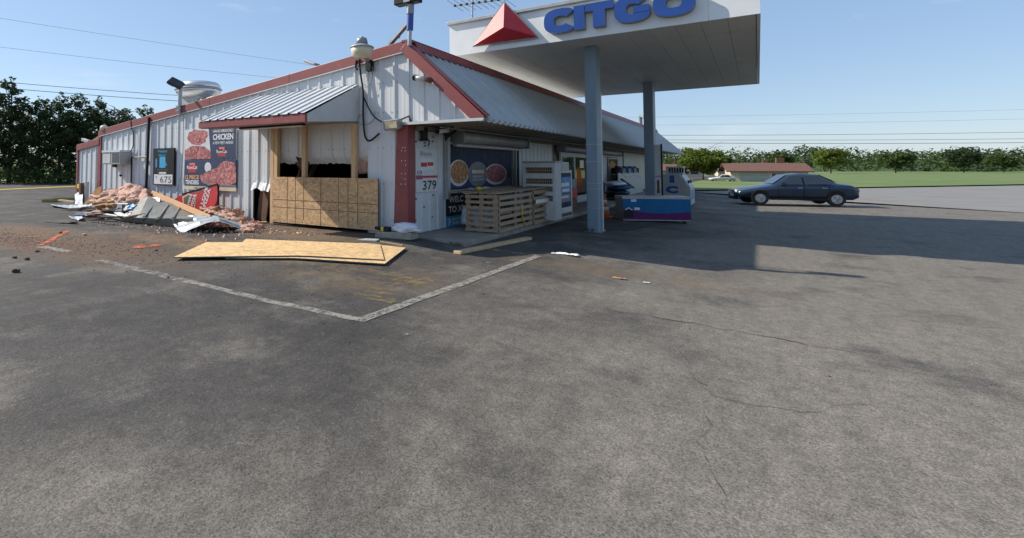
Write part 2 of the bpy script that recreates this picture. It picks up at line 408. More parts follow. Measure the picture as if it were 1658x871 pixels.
M['winpic'] = pm('window_tint_print', (.03, .036, .062), (.045, .06, .10), 1.3, .55, spec=.08, dirt=(.07, .085, .13), dscale=1.6)

# ------------------------------------------------------------------ ground
def asphalt_mat():
    m, n, l, b = _nt('lot_asphalt')
    b.inputs['Roughness'].default_value = .82; b.inputs['Specular IOR Level'].default_value = .35
    tc = n.new('ShaderNodeTexCoord'); P = tc.outputs['Object']
    def noise_(sc, det=5, ro=.6, vec=P):
        z = n.new('ShaderNodeTexNoise'); z.inputs['Scale'].default_value = sc; z.inputs['Detail'].default_value = det; z.inputs['Roughness'].default_value = ro
        l.new(vec, z.inputs['Vector']); return z.outputs['Fac']
    def rng(v, a, c, d=0.0, e=1.0):
        r = n.new('ShaderNodeMapRange'); r.inputs['From Min'].default_value = a; r.inputs['From Max'].default_value = c
        r.inputs['To Min'].default_value = d; r.inputs['To Max'].default_value = e; l.new(v, r.inputs['Value']); return r.outputs['Result']
    def mixc(f, c1, c2):
        x = n.new('ShaderNodeMixRGB')
        for i, c in ((1, c1), (2, c2)):
            if isinstance(c, tuple): x.inputs[i].default_value = rgba(c)
            else: l.new(c, x.inputs[i])
        l.new(f, x.inputs[0]) if not isinstance(f, float) else None
        return x.outputs[0]
    def mul(a, c):
        x = n.new('ShaderNodeMath'); x.operation = 'MULTIPLY'; l.new(a, x.inputs[0])
        if isinstance(c, float): x.inputs[1].default_value = c
        else: l.new(c, x.inputs[1])
        return x.outputs[0]
    sep = n.new('ShaderNodeSeparateXYZ'); l.new(P, sep.inputs[0])
    big = noise_(.35, 6, .6)
    c = mixc(rng(big, .35, .65), (.046, .042, .038), (.076, .069, .062))
    # the older, paler paving on the pump side
    shift = n.new('ShaderNodeMath'); shift.operation = 'ADD'; l.new(sep.outputs['X'], shift.inputs[0]); l.new(rng(noise_(.5, 5), .3, .7, -1.6, 1.6), shift.inputs[1])
    c = mixc(rng(shift.outputs[0], -3.6, -.4, 0, .9), c, (.185, .165, .138))
    # patches of bleached surface
    c = mixc(mul(rng(noise_(1.1, 7, .68), .50, .68), .6), c, (.19, .168, .14))
    # oil and tar
    c = mixc(mul(rng(noise_(.8, 5, .6), .55, .70), .65), c, (.045, .043, .042))
    # aggregate
    v = n.new('ShaderNodeTexVoronoi'); v.inputs['Scale'].default_value = 120; l.new(P, v.inputs['Vector'])
    s2 = n.new('ShaderNodeSeparateColor'); l.new(v.outputs['Color'], s2.inputs[0])
    hs = n.new('ShaderNodeHueSaturation'); l.new(c, hs.inputs['Color']); l.new(rng(s2.outputs[0], 0, 1, .62, 1.4), hs.inputs['Value']); c = hs.outputs['Color']
    # grit: loose pale and dark grains
    v2 = n.new('ShaderNodeTexVoronoi'); v2.inputs['Scale'].default_value = 38; l.new(P, v2.inputs['Vector'])
    s3 = n.new('ShaderNodeSeparateColor'); l.new(v2.outputs['Color'], s3.inputs[0])
    c = mixc(mul(mul(rng(v2.outputs['Distance'], .34, .26), rng(s3.outputs[0], .90, .92)), .4), c, (.24, .21, .18))
    c = mixc(mul(mul(rng(v2.outputs['Distance'], .34, .26), rng(s3.outputs[1], .88, .90)), .5), c, (.025, .023, .022))
    # mid-sized wear: scuffed and polished streaks along the driving direction
    ms = n.new('ShaderNodeMapping'); ms.inputs['Scale'].default_value = (3.2, .7, 1); ms.inputs['Rotation'].default_value = (0, 0, .5); l.new(P, ms.inputs['Vector'])
    hw = n.new('ShaderNodeHueSaturation'); l.new(c, hw.inputs['Color']); l.new(rng(noise_(1.6, 9, .74, ms.outputs[0]), .3, .7, .82, 1.18), hw.inputs['Value']); c = hw.outputs['Color']
    hw2 = n.new('ShaderNodeHueSaturation'); l.new(c, hw2.inputs['Color']); l.new(rng(noise_(7, 8, .75), .3, .7, .75, 1.28), hw2.inputs['Value']); c = hw2.outputs['Color']
    # dirt tracked out of the break in the wall
    def blob(cx, cy, rx, ry, nsc, lo, hi, amount, col, c):
        mp = n.new('ShaderNodeMapping'); mp.vector_type = 'TEXTURE'; mp.inputs['Location'].default_value = (cx, cy, 0); mp.inputs['Scale'].default_value = (rx, ry, 40)
        l.new(P, mp.inputs['Vector'])
        ln = n.new('ShaderNodeVectorMath'); ln.operation = 'LENGTH'; l.new(mp.outputs[0], ln.inputs[0])
        fall = rng(ln.outputs['Value'], 1.0, .4)
        grain = mul(rng(noise_(nsc, 9, .72), lo, hi), rng(noise_(nsc * 7, 7, .75), .36, .56, .55, 1.0))
        return mixc(mul(mul(fall, grain), amount), c, col)
    c = blob(-10.6, 4.75, 4.6, 1.35, 1.6, .34, .52, .95, (.135, .078, .042), c)
    c = blob(-12.0, 4.3, 2.8, .55, 2.2, .32, .46, .95, (.12, .06, .032), c)
    c = blob(-13.5, 5.2, 3.5, .9, 1.8, .36, .5, .95, (.16, .095, .05), c)
    c = blob(-8.6, 8.6, 3.0, 1.3, 1.7, .32, .5, .95, (.19, .13, .08), c)
    c = blob(-9.6, 6.3, 3.2, .7, 2.2, .38, .52, .9, (.21, .13, .07), c)
    c = blob(-2.1, 9.4, 2.9, .75, 1.5, .38, .6, .75, (.16, .115, .075), c)
    c = blob(-5.2, 6.3, 2.2, 1.5, 1.8, .40, .58, .7, (.18, .125, .07), c)
    for ox, oy, orx, ory, oa in ((-.5, 5.9, .45, .3, .35), (-.9, 8.0, .3, .2, .35), (1.8, 9.2, .5, .4, .35), (-1.9, 16.6, .7, .4, .5)):
        c = blob(ox, oy, orx, ory, 5, .36, .52, oa, (.026, .024, .022), c)
    # hairline cracks: edges of big warped cells
    wn_ = n.new('ShaderNodeTexNoise'); wn_.inputs['Scale'].default_value = .9; wn_.inputs['Detail'].default_value = 6; l.new(P, wn_.inputs['Vector'])
    ad = n.new('ShaderNodeMixRGB'); ad.blend_type = 'ADD'; ad.inputs[0].default_value = 1.2; l.new(P, ad.inputs[1]); l.new(wn_.outputs['Color'], ad.inputs[2])
    ve = n.new('ShaderNodeTexVoronoi'); ve.feature = 'DISTANCE_TO_EDGE'; ve.inputs['Scale'].default_value = .33; l.new(ad.outputs[0], ve.inputs['Vector'])
    crack = mul(rng(ve.outputs['Distance'], .007, .001), rng(noise_(.45, 3), .50, .62))
    l.new(c, b.inputs['Base Color'])
    bp = n.new('ShaderNodeBump'); bp.inputs['Strength'].default_value = .6; bp.inputs['Distance'].default_value = .012
    hsum = n.new('ShaderNodeMath'); hsum.operation = 'ADD'; l.new(s2.outputs[0], hsum.inputs[0]); l.new(noise_(30, 4), hsum.inputs[1])
    l.new(hsum.outputs[0], bp.inputs['Height']); l.new(bp.outputs['Normal'], b.inputs['Normal'])
    return m
M['asphalt'] = asphalt_mat()
gb = MB()
xs = [-900, -200, -60, -20, -6, -4.7, 0, 20, 60, 200, 900]
ys = [-40, 0, 10, 30, 60, 200, 1500]
gb.add([(x, y, lot(x)) for y in ys for x in xs], [(j*len(xs)+i, j*len(xs)+i+1, (j+1)*len(xs)+i+1, (j+1)*len(xs)+i) for j in range(len(ys)-1) for i in range(len(xs)-1)])
ground = gb.build('ground', M['asphalt'], loc=(0, 0, 0), kind='structure')

def strip(name, a, b, w, m, off=.004, parent=None, ragged=0.0, kind='structure', n=None):
    """painted strip on the lot from a to b, following the fall of the ground"""
    a = Vector(a).to_2d(); b = Vector(b).to_2d(); d = (b - a); L = d.length; d.normalize(); p = Vector((-d.y, d.x))
    n = n or max(2, int(L / .12)); mb = MB(); vs = []
    for i in range(n + 1):
        q = a + d * (L * i / n)
        j1 = ragged * (noise.noise((i * .37, 1.3, L)) ); j2 = ragged * noise.noise((i * .41, 7.7, L))
        for s, j in ((-1, j1), (1, j2)):
            r = q + p * (s * (w / 2 + j)); vs.append((r.x, r.y, lot(r.x) + off))
    mb.add(vs, [(2*i, 2*i+2, 2*i+3, 2*i+1) for i in range(n)]); mb.keep = True
    o = mb.build(name, m, parent, kind=kind if parent is None else None); return o
def flatpoly(name, pts, m, off=.004, kind='structure', parent=None):
    mb = MB(); mb.add([(p[0], p[1], lot(p[0]) + off) for p in pts], [tuple(range(len(pts)))]); mb.keep = True
    return mb.build(name, m, parent, kind=kind if parent is None else None)
M['linepaint'] = worn_paint('worn_white_line', (.34, .315, .275), .36, .54, 9, maxi=.92)
M['linefaint'] = worn_paint('faint_white_line', (.40, .385, .35), .44, .60, 8, maxi=.8)
M['orangepaint'] = worn_paint('orange_marking_spray', (.72, .15, .06), .40, .56, 10)
M['orangefaint'] = worn_paint('orange_overspray', (.62, .17, .08), .46, .66, 6, maxi=.75)
M['yellowscuff'] = worn_paint('yellow_scuff', (.46, .33, .12), .46, .72, 5, maxi=.6)
M['whitescuff'] = worn_paint('white_scuff', (.5, .49, .46), .53, .66, 11, maxi=.85)
M['yellowline'] = worn_paint('yellow_road_paint', (.72, .48, .03), .30, .44, 3)
V0 = gnd(583, 519); VL = gnd(160, 421); VR = gnd(880, 413)
strip('parking_line', gnd(580, 517), gnd(300, 455), .13, M['linepaint'], ragged=.03)
strip('parking_line', gnd(300, 455), gnd(160, 421), .15, M['linefaint'], ragged=.05, off=.005)
strip('parking_line', gnd(112, 408), gnd(66, 399), .16, M['linepaint'], ragged=.05)
strip('parking_line', V0 + Vector((0, -.05, 0)), gnd(872, 415), .135, M['linepaint'], off=.008, ragged=.02)
strip('parking_line', gnd(788, 403), gnd(872, 414), .12, M['linefaint'], off=.005, ragged=.02)
# marking-out paint
strip('spray_mark', gnd(66, 398), gnd(110, 374), .11, M['orangepaint'], off=.009, ragged=.04)
strip('spray_mark', gnd(30, 385), gnd(88, 382), .16, M['orangefaint'], off=.011, ragged=.06)
strip('spray_mark', gnd(198, 398), gnd(262, 398), .26, M['orangefaint'], off=.009, ragged=.12)
strip('spray_mark', gnd(215, 401), gnd(236, 400), .20, M['orangepaint'], off=.012, ragged=.1)
strip('spray_mark', gnd(244, 398), gnd(260, 398), .18, M['orangepaint'], off=.012, ragged=.1)
for k, (a, b, w) in enumerate((((565, 477), (640, 488), .13), ((595, 470), (650, 475), .22), ((618, 462), (668, 452), .22), ((600, 440), (650, 447), .14), ((665, 462), (700, 452), .16), ((640, 455), (700, 455), .3), ((600, 480), (640, 491), .1))):
    strip('yellow_scuff', gnd(*a), gnd(*b), w, M['yellowscuff'], off=.006 + .001 * k, ragged=.1)
for k, (a, b, w) in enumerate((((775, 427), (805, 423), .07), ((760, 431), (820, 431), .08), ((792, 425), (830, 427), .06), ((765, 436), (800, 438), .07), ((730, 445), (770, 444), .06), ((640, 543), (680, 538), .05))):
    strip('white_scuff', gnd(*a), gnd(*b), w, M['whitescuff'], off=.006 + .001 * k, ragged=.05)
# long open cracks that can be followed across the lot
M['crackfill'] = pm('dark_crack_joint', (.028, .026, .025), (.04, .037, .035), 9, .95)  # dark tone of the flat crack strips and walkway joints
def crack(pts, w):
    P = [gnd(*p) for p in pts]; vs = []; N = 0; mb = MB()
    for a, b in zip(P[:-1], P[1:]):
        n_ = max(3, int((b - a).length / .06))
        for i in range(n_):
            q = a.lerp(b, i / n_); q = q + Vector((noise.noise(q * 3.1) * .07 + noise.noise(q * 13.0) * .035, noise.noise(q * 3.7 + Vector((5, 5, 5))) * .07 + noise.noise(q * 15.0 + Vector((2, 9, 4))) * .035, 0))
            ww = w * (.5 + abs(noise.noise(q * 2.3)) * 1.6)
            vs += [(q.x, q.y - ww, lot(q.x) + .005), (q.x, q.y + ww, lot(q.x) + .005)]
    mb.add(vs, [(2*i, 2*i+2, 2*i+3, 2*i+1) for i in range(len(vs)//2 - 1)]); mb.keep = True
    return mb.build('crack', M['crackfill'], ground)
ORG['ground'] = Vector((0, 0, 0))
crack([(45, 500), (120, 488), (190, 477), (245, 466)], .006)
crack([(975, 500), (1050, 513), (1120, 523), (1240, 545), (1400, 575)], .006)
crack([(640, 494), (655, 497), (668, 499)], .006)
crack([(1120, 523), (1100, 570), (1150, 640), (1130, 720), (1190, 830)], .005)
crack([(1150, 640), (1290, 668), (1420, 655)], .004)
crack([(430, 455), (500, 470), (545, 468)], .004)

# left road with its yellow edge, grass verge and the far road on the right
A, B = gnd(0, 308.5), gnd(120, 303)
dl = (B - A).normalized(); nl = Vector((-dl.y, dl.x, 0))
if nl.x > 0: nl = -nl
def band(name, base, d, nrm, t0, t1, o0, o1, m, off, kind='structure'):
    a = base + d * t0; b = base + d * t1
    return flatpoly(name, [a + nrm * o0, b + nrm * o0, b + nrm * o1, a + nrm * o1], m, off, kind)
band('road', A, dl, nl, -120, 160, 0.6, 13.5, M['road'], .004)
M['verge'] = pm('verge_grass', (.045, .085, .018), (.06, .10, .025), .8, .95)
band('verge', A, dl, nl, -140, 260, 13.5, 260, M['verge'], .008)
strip('road_marking', A - dl * 20 + nl * 1.2, A + dl * 8.5 + nl * 1.2, .95, M['yellowline'], off=.012)
for k, t in enumerate((9.6, 12.2, 14.8, 17.6, 20.6)):
    strip('road_marking', A + dl * t + nl * 1.2, A + dl * (t + 1.5) + nl * 1.2, .75, M['yellowline'], off=.012)
strip('road_marking', gnd(10, 328), gnd(75, 326), .12, M['linefaint'], off=.006)
RA, RB = gnd(1130, 310.3), gnd(1200, 311.2)
dr = (RB - RA).normalized(); nr = Vector((-dr.y, dr.x, 0))
if nr.y < 0: nr = -nr
# the camera-side limit keeps clear of the building's far end
band('road', RA, dr, nr, -1.2, 160, -16, 0, M['road'], .006)
M['seam'] = pm('road_seam', (.12, .115, .11), (.14, .135, .13), 3, .9)
sA, sB = gnd(1130, 318.2), gnd(1200, 319.4); sd = (sB - sA)
strip('road_seam', sA, sA + sd * 18, .16, M['seam'], off=.012, n=60)
band('lawn', RA, dr, nr, -90, 420, 0, 900, M['grass'], .010)
DA, DB = gnd(1100, 281), gnd(1172, 290.5)
strip('driveway', DA, DB, 2.2, M['concrete'], off=.02, n=10)

# concrete walk along the shop front
MB().hexa([(-6.10, 9.62, -.12), (-4.72, 9.62, -.12), (-4.72, 46, -.12), (-6.10, 46, -.12)],
          [(-6.10, 9.62, .02), (-4.72, 9.62, .005), (-4.72, 46, .005), (-6.10, 46, .02)]).build('walkway', M['concrete'], bevel=.015, kind='structure')
for y in (12.6, 15.6, 18.6, 21.6):
    MB().add([(-6.0, y, .0235), (-4.73, y, .0095), (-4.73, y + .018, .0095), (-6.0, y + .018, .0235)], [(0, 1, 2, 3)]).build('walkway_joint', M['crackfill'], kind='structure')

# ------------------------------------------------------------------ the shop
YG = 9.66                     # gable wall line
XF = -6.15                    # front wall line
YEND = 44.2
XR, ZR = -6.14, 4.20          # ridge of the mansard
XE, ZE = -4.30, 2.44          # eave of the mansard
XL2, XL1 = -19.55, -21.3      # step and far end of the gable
ZL2, ZL1a, ZL1b = 2.80, 2.26, 2.46
def roofz(x):
    if x >= XR: return ZR + (x - XR) / (XE - XR) * (ZE - ZR)
    if x >= XL2: return ZL2 + (x - XL2) / (XR - XL2) * (ZR - ZL2)
    return ZL1a + (x - XL1) / (XL2 - XL1) * (ZL1b - ZL1a)
store = thing('store_building', 'white ribbed metal shop building with red trim and a torn open gable wall', 'building', (XF, YG, 0))

PITCH_R = .372; RIB_W, RIB_T, RIB_H = .085, .05, .028
def profile(x0, x1, ref=-6.10):
    """columns (x, depth) of ribbed sheet between x0 and x1"""
    pts = []; k0 = math.floor((x0 - ref) / PITCH_R) - 1
    k = k0
    cand = []
    while ref + k * PITCH_R < x1 + PITCH_R:
        c = ref + k * PITCH_R
        cand += [(c - RIB_W/2, 0), (c - RIB_T/2, RIB_H), (c + RIB_T/2, RIB_H), (c + RIB_W/2, 0)]
        for mft in (1/3, 2/3):
            q = c + PITCH_R * mft; cand += [(q - .034, 0), (q - .010, .0022), (q + .010, .0022), (q + .034, 0)]
        k += 1
    cand.sort()
    def dep(x):
        for (a, da), (b, db) in zip(cand[:-1], cand[1:]):
            if a <= x <= b: return da + (db - da) * ((x - a) / (b - a) if b > a else 0)
        return 0
    return [(x0, dep(x0))] + [c for c in cand if x0 + 1e-4 < c[0] < x1 - 1e-4] + [(x1, dep(x1))]
def siding(x0, x1, zb, zt, parent, name='siding_panel', m=None, bend=None, rows=1, y=YG):
    mb = MB(); cols = profile(x0, x1); n = len(cols)
    for j in range(rows + 1):
        for (x, d) in cols:
            b = zb(x) if callable(zb) else zb; t = zt(x) if callable(zt) else zt
            f = j / rows; z = b + (t - b) * f; dy = 0.0
            if bend: dx_, dy, dz = bend(x, z, f); z += dz
            mb.v.append((x, y - d + dy, z))
    mb.f = [(j*n+i, j*n+i+1, (j+1)*n+i+1, (j+1)*n+i) for j in range(rows) for i in range(n-1)]; mb.m = [0]*len(mb.f); mb.keep = True
    return mb.build(name, m or M['siding'], parent)
# openings in the gable: the big break X_OL..X_OR, the low hole X_HL..X_OL
X_HL, X_OL, X_OR = -11.12, -10.40, -7.12
Z_TORN = 1.58
gw = MB()
def back(x0, x1, zb, ztf):
    gw.add([(x0, YG + .09, zb), (x1, YG + .09, zb), (x1, YG + .09, ztf(x1) - .02), (x0, YG + .09, ztf(x0) - .02)], [(0, 1, 2, 3)])
back(XL1, XL2, 0, roofz); back(XL2 + .001, X_HL - .05, 0, roofz); back(X_HL - .05, X_OL - .02, 1.02, roofz)
back(X_OL - .02, X_OR + .12, 1.78, roofz); back(X_OR + .12, XF, 0, roofz)
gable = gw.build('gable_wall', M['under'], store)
ztop = lambda x: roofz(x) - .01
W3 = PITCH_R * 3
# far lean-to and main wall left of the hole
edges = [XL2 + .16]
x = -6.10
marks = []
while x > XL2: marks.append(x); x -= W3
marks = sorted(marks)
for a, b in ((XL1 + .1, XL1 + .95), (XL1 + .953, XL2 - .12)): siding(a, b, .0, ztop, gable)
pan = [XL2 + .12] + [q + RIB_W * .3 for q in marks if XL2 + .5 < q < XF - .6]
for a, b in zip(pan[:-1], pan[1:]):
    if b <= X_HL + .05: siding(a, b - .003, 0, ztop, gable)
    elif a >= X_OR - .05: siding(a, b - .003, 0, ztop, gable)
    else:
        cuts = sorted(set([a, b] + [q for q in (X_HL, X_OL, X_OR) if a < q < b]))
        for c, d in zip(cuts[:-1], cuts[1:]):
            mid = (c + d) / 2
            if mid < X_HL or mid > X_OR: siding(c, d - .003, 0, ztop, gable)
            elif mid < X_OL:
                siding(c, d - .003, lambda x: .90 + .10 * noise.noise((x * 5, 2, 1)) - .12 * max(0, (x - (X_OL - .45))), ztop, gable, 'torn_siding_panel', rows=14,
                       bend=lambda x, z, f: (0, -.10 * max(0, 1 - (z - .85) / .3) ** 2 + .02 * noise.noise((x * 9, z * 9, 3)) * max(0, 1 - (z - .85) / .5), 0))
            else:
                siding(c, d - .003, lambda x: Z_TORN + .07 * noise.noise((x * 2.2, 5, 2)) + .04 * noise.noise((x * 9, 1, 2)) + (.18 if -9.55 < x < -9.2 else 0), ztop, gable, 'torn_siding_panel', rows=16,
                       bend=lambda x, z, f: (0, .26 * max(0, 1 - (z - 1.5) / .42) ** 2 + .03 * noise.noise((x * 3, z * 3, 8)) * max(0, 1 - (z - 1.5) / .7), 0))
a = pan[-1]
siding(a, XF - .24, 0, ztop, gable)
# gable end of the overhang, right of the corner, hanging clear of the walk
siding(XF - .24 + .003, -5.02, lambda x: ZE + .03, ztop, gable)
siding(-5.017, XE - .03, lambda x: ZE + .03, lambda x: max(roofz(x) - .01, ZE + .035), gable)
# fixing screws along the ribs
sc_ = MB(); xq = -6.10 - PITCH_R
while xq > XL1:
    for zq in (.32, 1.12, 1.92, 2.72, 3.4):
        if zq < roofz(xq) - .3 and not (X_HL - .1 < xq < X_OR + .1 and zq < 1.9):
            for dx_ in (-.07, .07): sc_.box((xq + dx_ - .008, YG - .008, zq - .012), (xq + dx_ + .008, YG + .004, zq + .012))
    xq -= PITCH_R
so_ = sc_.build('fixing_screws', M['grey'], gable); so_['kind'] = 'stuff'
# trim
def raketrim(x0, x1, name='rake_trim', drop=.17, up=.07, y0=YG - .07, y1=YG + .25, dz=0):
    z0, z1 = roofz(x0) + dz, roofz(x1 - 1e-6) + dz
    mb = MB(); mb.hexa([(x0, y0, z0 - drop), (x1, y0, z1 - drop), (x1, y1, z1 - drop), (x0, y1, z0 - drop)], [(x0, y0, z0 + up), (x1, y0, z1 + up), (x1, y1, z1 + up), (x0, y1, z0 + up)])
    return mb.build(name, M['red'], store, bevel=.01)
cutx = [XL2, -16.3, -13.0, -9.7, XR]
for a, b in zip(cutx[:-1], cutx[1:]): raketrim(a + .002, b)
raketrim(XL1, XL2, dz=.02)
# white drip line under the rake
MB().hexa([(XL2, YG - .078, ZL2 - .195), (XR, YG - .078, ZR - .195), (XR, YG - .04, ZR - .195), (XL2, YG - .04, ZL2 - .195)],
          [(XL2, YG - .078, ZL2 - .171), (XR, YG - .078, ZR - .171), (XR, YG - .04, ZR - .171), (XL2, YG - .04, ZL2 - .171)]).build('drip_edge', M['awnmetal'], store)
# mansard rake: wide red board down the slope
sl = Vector((XE - XR, 0, ZE - ZR)).normalized(); up_ = Vector((-sl.z, 0, sl.x))
a = Vector((XR, 0, ZR)); b = Vector((XE + .02, 0, ZE + .02))
def slab(a, b, t0, t1, y0, y1, name, m, par):
    q = [a + up_ * t0, b + up_ * t0, b + up_ * t1, a + up_ * t1]
    return MB().hexa([(p.x, y0, p.z) for p in q], [(p.x, y1, p.z) for p in q]).build(name, m, par, bevel=.01)
zc_ = ZE + .035
tp, lw = a + up_ * .04, a + up_ * -.20
tpe = tp + sl * ((zc_ - tp.z) / sl.z); lwe = lw + sl * ((zc_ - lw.z) / sl.z)
MB().prism([(tp.x, YG - .08, tp.z), (tpe.x, YG - .08, tpe.z), (lwe.x, YG - .08, lwe.z), (lw.x, YG - .08, lw.z)], (0, .14, 0)).build('rake_trim', M['red'], store, bevel=.008)
slab(a, b - sl * .03, .041, .06, YG - .09, YG + .12, 'rake_cap', M['red'], store)
# corner posts in red
MB().box((XL1 - .03, YG - .045, 0), (XL1 + .10, YG + .1, ZL1a - .12)).build('corner_trim', M['red'], store, bevel=.008)
MB().box((XL2 - .12, YG - .05, 0), (XL2 + .11, YG + .1, ZL2 + .02)).build('corner_trim', M['red'], store, bevel=.008)
# the bent front corner post: two faces
MB().hexa([(XF - .33, YG - .045, 0), (XF + .045, YG - .045, 0), (XF + .045, YG + .28, 0), (XF - .33, YG + .28, 0)],
          [(XF - .235, YG - .045, ZE), (XF + .045, YG - .045, ZE), (XF + .045, YG + .28, ZE), (XF - .235, YG + .28, ZE)]).build('corner_trim', M['red'], store, bevel=.008)
# rivets up the post
for (px, py) in ((652, 239), (656, 239), (650.5, 260), (656.5, 260), (656.8, 267), (650.5, 281), (656.3, 281), (656, 290), (649.5, 298), (656.3, 298), (650, 244), (656, 244)):
    p = ony(px, py, YG - .046)
    MB().box((p.x - .007, YG - .050, p.z - .012), (p.x + .007, YG - .044, p.z + .012)).build('rivet', M['print_white'], store)
# roof behind the gable
MB().add([(XL2, YG + .02, ZL2 - .02), (XR, YG + .02, ZR - .02), (XR, YEND, ZR - .02), (XL2, YEND, ZL2 - .02),
          (XL2, YG + .02, ZL2 - .12), (XR, YG + .02, ZR - .12), (XR, YEND, ZR - .12), (XL2, YEND, ZL2 - .12)],
         [(0, 1, 2, 3), (7, 6, 5, 4), (0, 4, 5, 1), (1, 5, 6, 2), (2, 6, 7, 3), (3, 7, 4, 0)]).build('roof', M['roofmetal'], store)
MB().add([(XL1, YG + .02, ZL1a - .02), (XL2, YG + .02, ZL1b - .02), (XL2, YEND - 8, ZL1b - .02), (XL1, YEND - 8, ZL1a - .02),
          (XL1, YG + .02, ZL1a - .1), (XL2, YG + .02, ZL1b - .1), (XL2, YEND - 8, ZL1b - .1), (XL1, YEND - 8, ZL1a - .1)],
         [(0, 1, 2, 3), (7, 6, 5, 4), (0, 4, 5, 1), (1, 5, 6, 2), (2, 6, 7, 3), (3, 7, 4, 0)]).build('lean_to_roof', M['roofmetal'], store)
# back and far side walls so that the shop is closed
wb = MB(); wb.box((XL1, YEND - .2, 0), (XL2, YEND, 2.2)); wb.box((XL2, YEND - .15, 0), (XF, YEND, 2.75)); wb.build('back_wall', M['siding'], store)
MB().box((XL1, YG + .1, 0), (XL1 + .1, YEND - 8, 2.2)).build('side_wall', M['siding'], store)
# interior seen through the break
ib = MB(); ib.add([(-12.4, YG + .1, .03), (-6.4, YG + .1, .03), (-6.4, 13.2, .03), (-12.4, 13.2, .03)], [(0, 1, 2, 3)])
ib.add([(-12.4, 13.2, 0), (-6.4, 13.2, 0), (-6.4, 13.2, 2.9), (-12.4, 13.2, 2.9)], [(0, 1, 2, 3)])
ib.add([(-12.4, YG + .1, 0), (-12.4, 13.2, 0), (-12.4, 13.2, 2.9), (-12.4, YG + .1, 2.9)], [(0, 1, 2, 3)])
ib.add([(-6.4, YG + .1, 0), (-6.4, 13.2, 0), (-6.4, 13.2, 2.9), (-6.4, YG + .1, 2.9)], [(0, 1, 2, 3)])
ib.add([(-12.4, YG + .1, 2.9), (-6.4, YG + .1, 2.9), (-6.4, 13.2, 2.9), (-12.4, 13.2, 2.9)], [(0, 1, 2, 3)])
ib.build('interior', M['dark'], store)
# broken framing and insulation hanging in the break
MB().bar((-9.95, YG + .35, .6), (-9.45, YG + .3, 1.85), .12, .06).build('broken_stud', M['brownwood'], store)
MB().bar((-9.7, YG + .5, .8), (-9.2, YG + .45, 1.7), .12, .06).build('broken_stud', M['brownwood'], store)
MB().bar((-7.55, YG + .3, 1.62), (-7.12, YG + .25, 1.30), .14, .05).build('broken_stud', M['brownwood'], store)
MB().bar((-10.88, YG + .1, .05), (-10.74, YG + .12, .98), .36, .05, up=(0, 1, 0)).build('broken_board', M['brownwood'], store)
MB().bar((-11.05, YG + .16, .62), (-10.4, YG + .16, .6), .05, .10).build('broken_stud', M['brownwood'], store)
MB().bar((-10.62, YG + .28, .04), (-10.2, YG + .5, .62), .34, .02, up=(0, 1, 0)).build('fallen_panel', M['steelbright'], store)
def clump(c, r, seed, name, m, parent=None, sub=3, amp=.55, flat=.6, fr=1.7):
    bm = bmesh.new(); bmesh.ops.create_icosphere(bm, subdivisions=sub, radius=1)
    off = Vector((seed * 3.1, seed * 1.7, seed * .9))
    for v in bm.verts:
        d = v.co.normalized(); k = 1 + amp * noise.noise(d * fr + off) + amp * .5 * noise.noise(d * fr * 2.6 + off) + amp * .24 * noise.noise(d * fr * 5 + off) + amp * .14 * noise.noise(d * fr * 11 + off)
        v.co = Vector((d.x * r[0] * k, d.y * r[1] * k, d.z * r[2] * k))
    mb = MB(); mb.add([v.co + Vector(c) for v in bm.verts], [[v.index for v in f.verts] for f in bm.faces]); bm.free()
    return mb.build(name, m, parent, smooth=True)
clump((-7.35, YG + .2, 1.52), (.28, .14, .2), 3, 'insulation', M['pink'], store)
clump((-8.1, YG + .28, 1.68), (.45, .12, .1), 4, 'insulation', M['kraft'], store)
clump((-9.42, YG + .22, 1.6), (.2, .12, .24), 5, 'insulation', M['brownwood'], store)
clump((-11.0, YG + .25, .4), (.12, .12, .5), 6, 'insulation', M['brownwood'], store)

# mansard roof: ribbed panels down the slope
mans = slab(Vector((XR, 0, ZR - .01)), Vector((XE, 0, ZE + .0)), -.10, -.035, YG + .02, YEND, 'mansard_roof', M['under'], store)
pr, rw, rt, rh = .30, .10, .045, .055
npan = int((YEND - YG - .06) / (3 * pr)) + 1
first = None
for k in range(npan):
    y0 = YG + .065 + k * 3 * pr
    L = min(3 * pr, YEND - y0)
    if L < .1: break
    if first is None or L < 3 * pr - 1e-6:
        cols = [(0, 0)]
        for j in range(3):
            c = (j + .5) * pr
            for q, h in ((c - rw/2, 0), (c - rt/2, rh), (c + rt/2, rh), (c + rw/2, 0)):
                if q < L: cols.append((q, h))
        cols.append((L, 0)); n = len(cols); mb = MB()
        A0 = Vector((XR, 0, ZR)); B0 = Vector((XE, 0, ZE)) + sl * .05
        for e in (A0, B0):
            for (q, h) in cols:
                p = e + up_ * (h - .03); mb.v.append((p.x, y0 + q, p.z))
        mb.f = [(i, i + 1, n + i + 1, n + i) for i in range(n - 1)]; mb.m = [0] * len(mb.f); mb.keep = True
        o = mb.build('roof_panel', M['roofmetal'], mans)
        if first is None: first = o; fy = y0
    else: sharedcopy(first, mans, (0, y0 - fy, 0))
# ridge cap, red with a dark gap below
MB().box((XR - .10, YG - .08, ZR + .02), (XR + .12, YEND, ZR + .085)).build('ridge_cap', M['red'], store, bevel=.01)
MB().hexa([(XR + .10, YG + .13, ZR - .10), (XR + .20, YG + .13, ZR - .14), (XR + .20, YEND, ZR - .14), (XR + .10, YEND, ZR - .10)],
          [(XR + .10, YG + .13, ZR + .03), (XR + .14, YG + .13, ZR + .03), (XR + .14, YEND, ZR + .03), (XR + .10, YEND, ZR + .03)]).build('ridge_flashing', M['red'], store)
